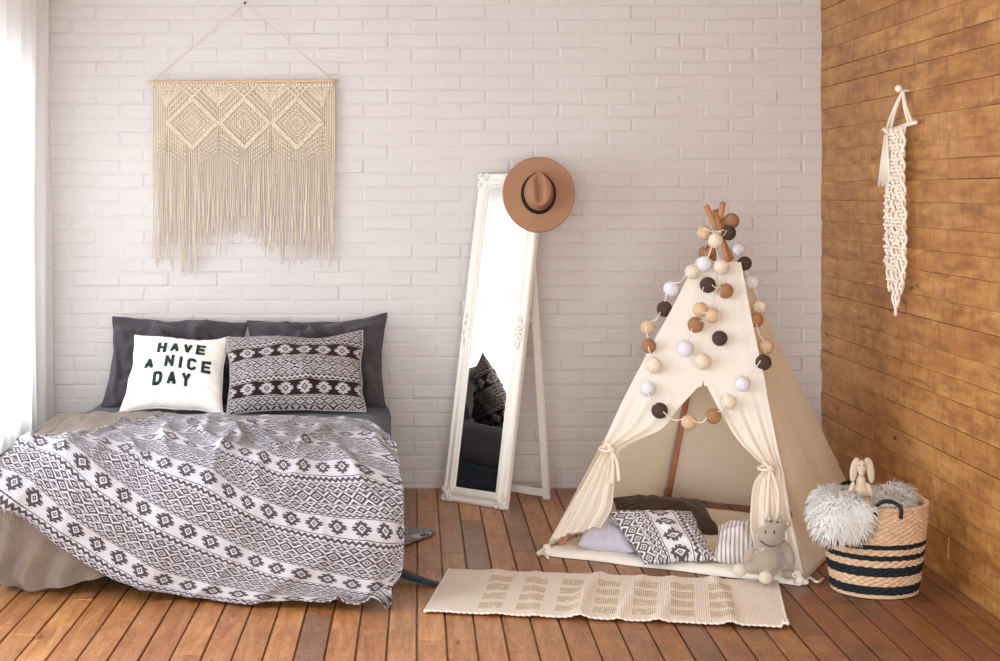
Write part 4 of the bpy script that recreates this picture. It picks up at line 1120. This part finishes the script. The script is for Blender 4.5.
# ------------------------------------------------------------------ linen bunny in the basket
def R3(ax, deg): return Matrix.Rotation(math.radians(deg), 3, ax)
P0 = P
def bunny():
    d = 6.02; P = lambda x, y, d_: P0(x, y+3, d_); t = thing('plush_bunny', 'small beige linen bunny with long ears sitting in the woven basket', 'soft toy', tuple(P(861, 498, d)))
    o = blob('body', [(P(861, 489, d), (.030, .026, .040), None), (P(861, 478, d), (.018, .018, .025), None), (P(861.5, 464, d-.005), (.019, .019, .027), None), (P(861.5, 470, d-.012), (.012, .012, .013), None),
                      (P(851.5, 486, d-.01), (.010, .011, .032), R3('Y', 18)), (P(870, 487, d-.01), (.010, .011, .030), R3('Y', -18))], M['linen_bunny'], .003, 4); reparent(o, t)
    for px, py, rz, a in ((853.8, 467.5, .045, 7), (870.3, 467.5, .050, -6)):
        o = blob('ear', [(P(px, py, d-.004), (.0155, .008, rz), R3('Y', a)), (P(px+(3 if a > 0 else -3), py-9, d-.004), (.012, .009, .016), None)], M['linen_bunny'], .003, 3); reparent(o, t)
    for px in (859.2, 864.2):
        bm = bmesh.new(); add_ball(bm, P(px, 462.5, d-.0245), .0026, 8); reparent(obj('eye', bm, M['black']), t)
    bm = bmesh.new(); add_ball(bm, P(861.6, 467.5, d-.026), (.0035, .003, .0025), 8); reparent(obj('nose', bm, M['plush_ear']), t)
bunny()

# ------------------------------------------------------------------ plush hippo by the tent
def hippo():
    d = 6.20; t = thing('plush_hippo', 'grey beige plush hippo sitting on the mat edge at the tent opening', 'soft toy', tuple(PF(768, 584)))
    pt = lambda x, y, dd=0: P(x, y, d+dd)
    o = blob('body', [(pt(766, 560), (.078, .064, .062), None), (pt(768, 549), (.056, .050, .045), None), (pt(770, 535.5, -.030), (.059, .048, .041), None), (pt(779, 526, .0), (.034, .036, .030), None), (pt(772, 528, .005), (.034, .03, .028), None),
                      (pt(790, 557, -.015), (.020, .024, .046), R3('Y', -8)), (pt(784, 545, .0), (.02, .022, .02), None), (pt(750, 556, -.02), (.022, .024, .036), R3('Y', 28)),
                      (pt(752, 568, -.02), (.034, .03, .024), None), (pt(768, 574, -.05), (.026, .04, .022), None), (pt(788, 574, .0), (.024, .03, .02), None)], M['plush'], .0045, 5); reparent(o, t)
    for x, y, dd, r in ((739.5, 570.5, -.02, (.028, .026, .027)), (765.5, 577.5, -.085, (.028, .024, .024))):
        o = blob('foot', [(pt(x, y, dd), r, None)], M['plush_light'], .004, 3); reparent(o, t)
    for x, y, a in ((769.5, 518.5, -20), (788, 524, 35)):
        bm = bmesh.new(); add_ball(bm, pt(x, y, -.01), (.012, .007, .014), 14, R3('Y', a)); e = obj('ear', bm, M['plush']); reparent(e, t)
        bm = bmesh.new(); add_ball(bm, pt(x, y, -.016), (.007, .004, .009), 10, R3('Y', a)); i = obj('inner_ear', bm, M['plush_ear']); i.parent = e; 
    for x, y in ((777.5, 522.2), (771, 521.6)):
        bm = bmesh.new(); add_ball(bm, pt(x, y, -.033), .0042, 10); reparent(obj('eye', bm, M['black']), t)
    st = plain('brown stitching', srgb(96, 64, 46), .9)
    for x, y in ((774.3, 532.3), (765.5, 532)):
        bm = bmesh.new(); add_ball(bm, pt(x, y, -.078), (.0036, .004, .0065), 8); reparent(obj('nostril', bm, st), t)
    bm = bmesh.new(); add_tube(bm, catmull([pt(760, 541, -.068), pt(770, 546.5, -.060), pt(781, 543, -.045), pt(784, 539, -.03)], 16), .0022, 6); reparent(obj('mouth', bm, st), t)
    bm = bmesh.new()
    for x, y in ((756.5, 552.5), (761, 550.5), (763, 549)):
        for k in range(5): a = k*2*PI/5; add_ball(bm, pt(x, y, -.052)+Vector((.004*math.cos(a), 0, .004*math.sin(a))), (.0028, .002, .0028), 6)
    reparent(obj('embroidery', bm, M['plush_light']), t)
    # little daisy by the tent foot
    f = thing('daisy', 'tiny white daisy with orange centre by the front tent foot', 'flower', tuple(PF(795, 575, .03)))
    c = PF(795, 575, .045)
    for k in range(7):
        a = k*2*PI/7; bm = bmesh.new(); add_ball(bm, c+Vector((.008*math.cos(a), 0, .008*math.sin(a))), (.0055, .002, .0035), 8, R3('Y', -math.degrees(a))); reparent(obj('petal', bm, M['white_paint']), f)
    bm = bmesh.new(); add_ball(bm, c+Vector((0, -.003, 0)), .004, 8); reparent(obj('flower_centre', bm, M['flower']), f)
    bm = bmesh.new(); add_tube(bm, [c, c+Vector((.004, .01, -.02)), c+Vector((.002, .018, -.04))], .0015, 5); reparent(obj('stem', bm, M['plush']), f)
hippo()
# black cable on the floor behind the tent side
bm = bmesh.new(); add_tube(bm, catmull([PF(806, 571, .006), PF(818, 562, .006), PF(832, 553, .006), PF(846, 548, .006), PF(862, 541, .006)], 30), .006, 6)
tag(obj('cable', bm, M['black']), 'black cable lying on the floor between the tent and the basket', 'cable')

# ================================================================== CAMERA, WORLD, LIGHTS
cam = bpy.data.cameras.new('camera'); co = bpy.data.objects.new('camera', cam); COL.objects.link(co)
co.location = (0, 0, H); co.rotation_euler = (PI/2, 0, 0); cam.sensor_width = 36; cam.lens = F*36/1000
cam.shift_x = (500-CX)/1000; cam.shift_y = (CY-330.5)/1000; cam.clip_end = 100; SC.camera = co
w = bpy.data.worlds.new('overcast sky'); SC.world = w; w.use_nodes = True; bg = w.node_tree.nodes['Background']
bg.inputs[0].default_value = (.91, .955, 1.0, 1); bg.inputs[1].default_value = .92
def area(name, loc, rot, sx, sy, power, col):
    l = bpy.data.lights.new(name, 'AREA'); l.shape = 'RECTANGLE'; l.size = sx; l.size_y = sy; l.energy = power; l.color = col
    o = bpy.data.objects.new(name, l); COL.objects.link(o); o.location = loc; o.rotation_euler = [math.radians(a) for a in rot]; return o
for i, (a, b) in enumerate(WIN):
    area('daylight', (XL-.35, (a+b)/2, 1.5), (0, -90, 0), 2.0, 1.9, 70, (.84, .92, 1.0))
area('room_fill', (-.3, -1.2, 1.1), (90, 0, 0), 4.2, 2.2, 268, (1, .985, .965))  # unseen fill lamp added behind the camera to lift the whole room
SC.view_settings.view_transform = 'Standard'; SC.view_settings.look = 'None'; SC.view_settings.gamma = 1; SC.view_settings.use_curve_mapping = False
SC.view_settings.exposure = 0.38
SC.cycles.max_bounces = 14; SC.cycles.diffuse_bounces = 10; SC.cycles.transparent_max_bounces = 12
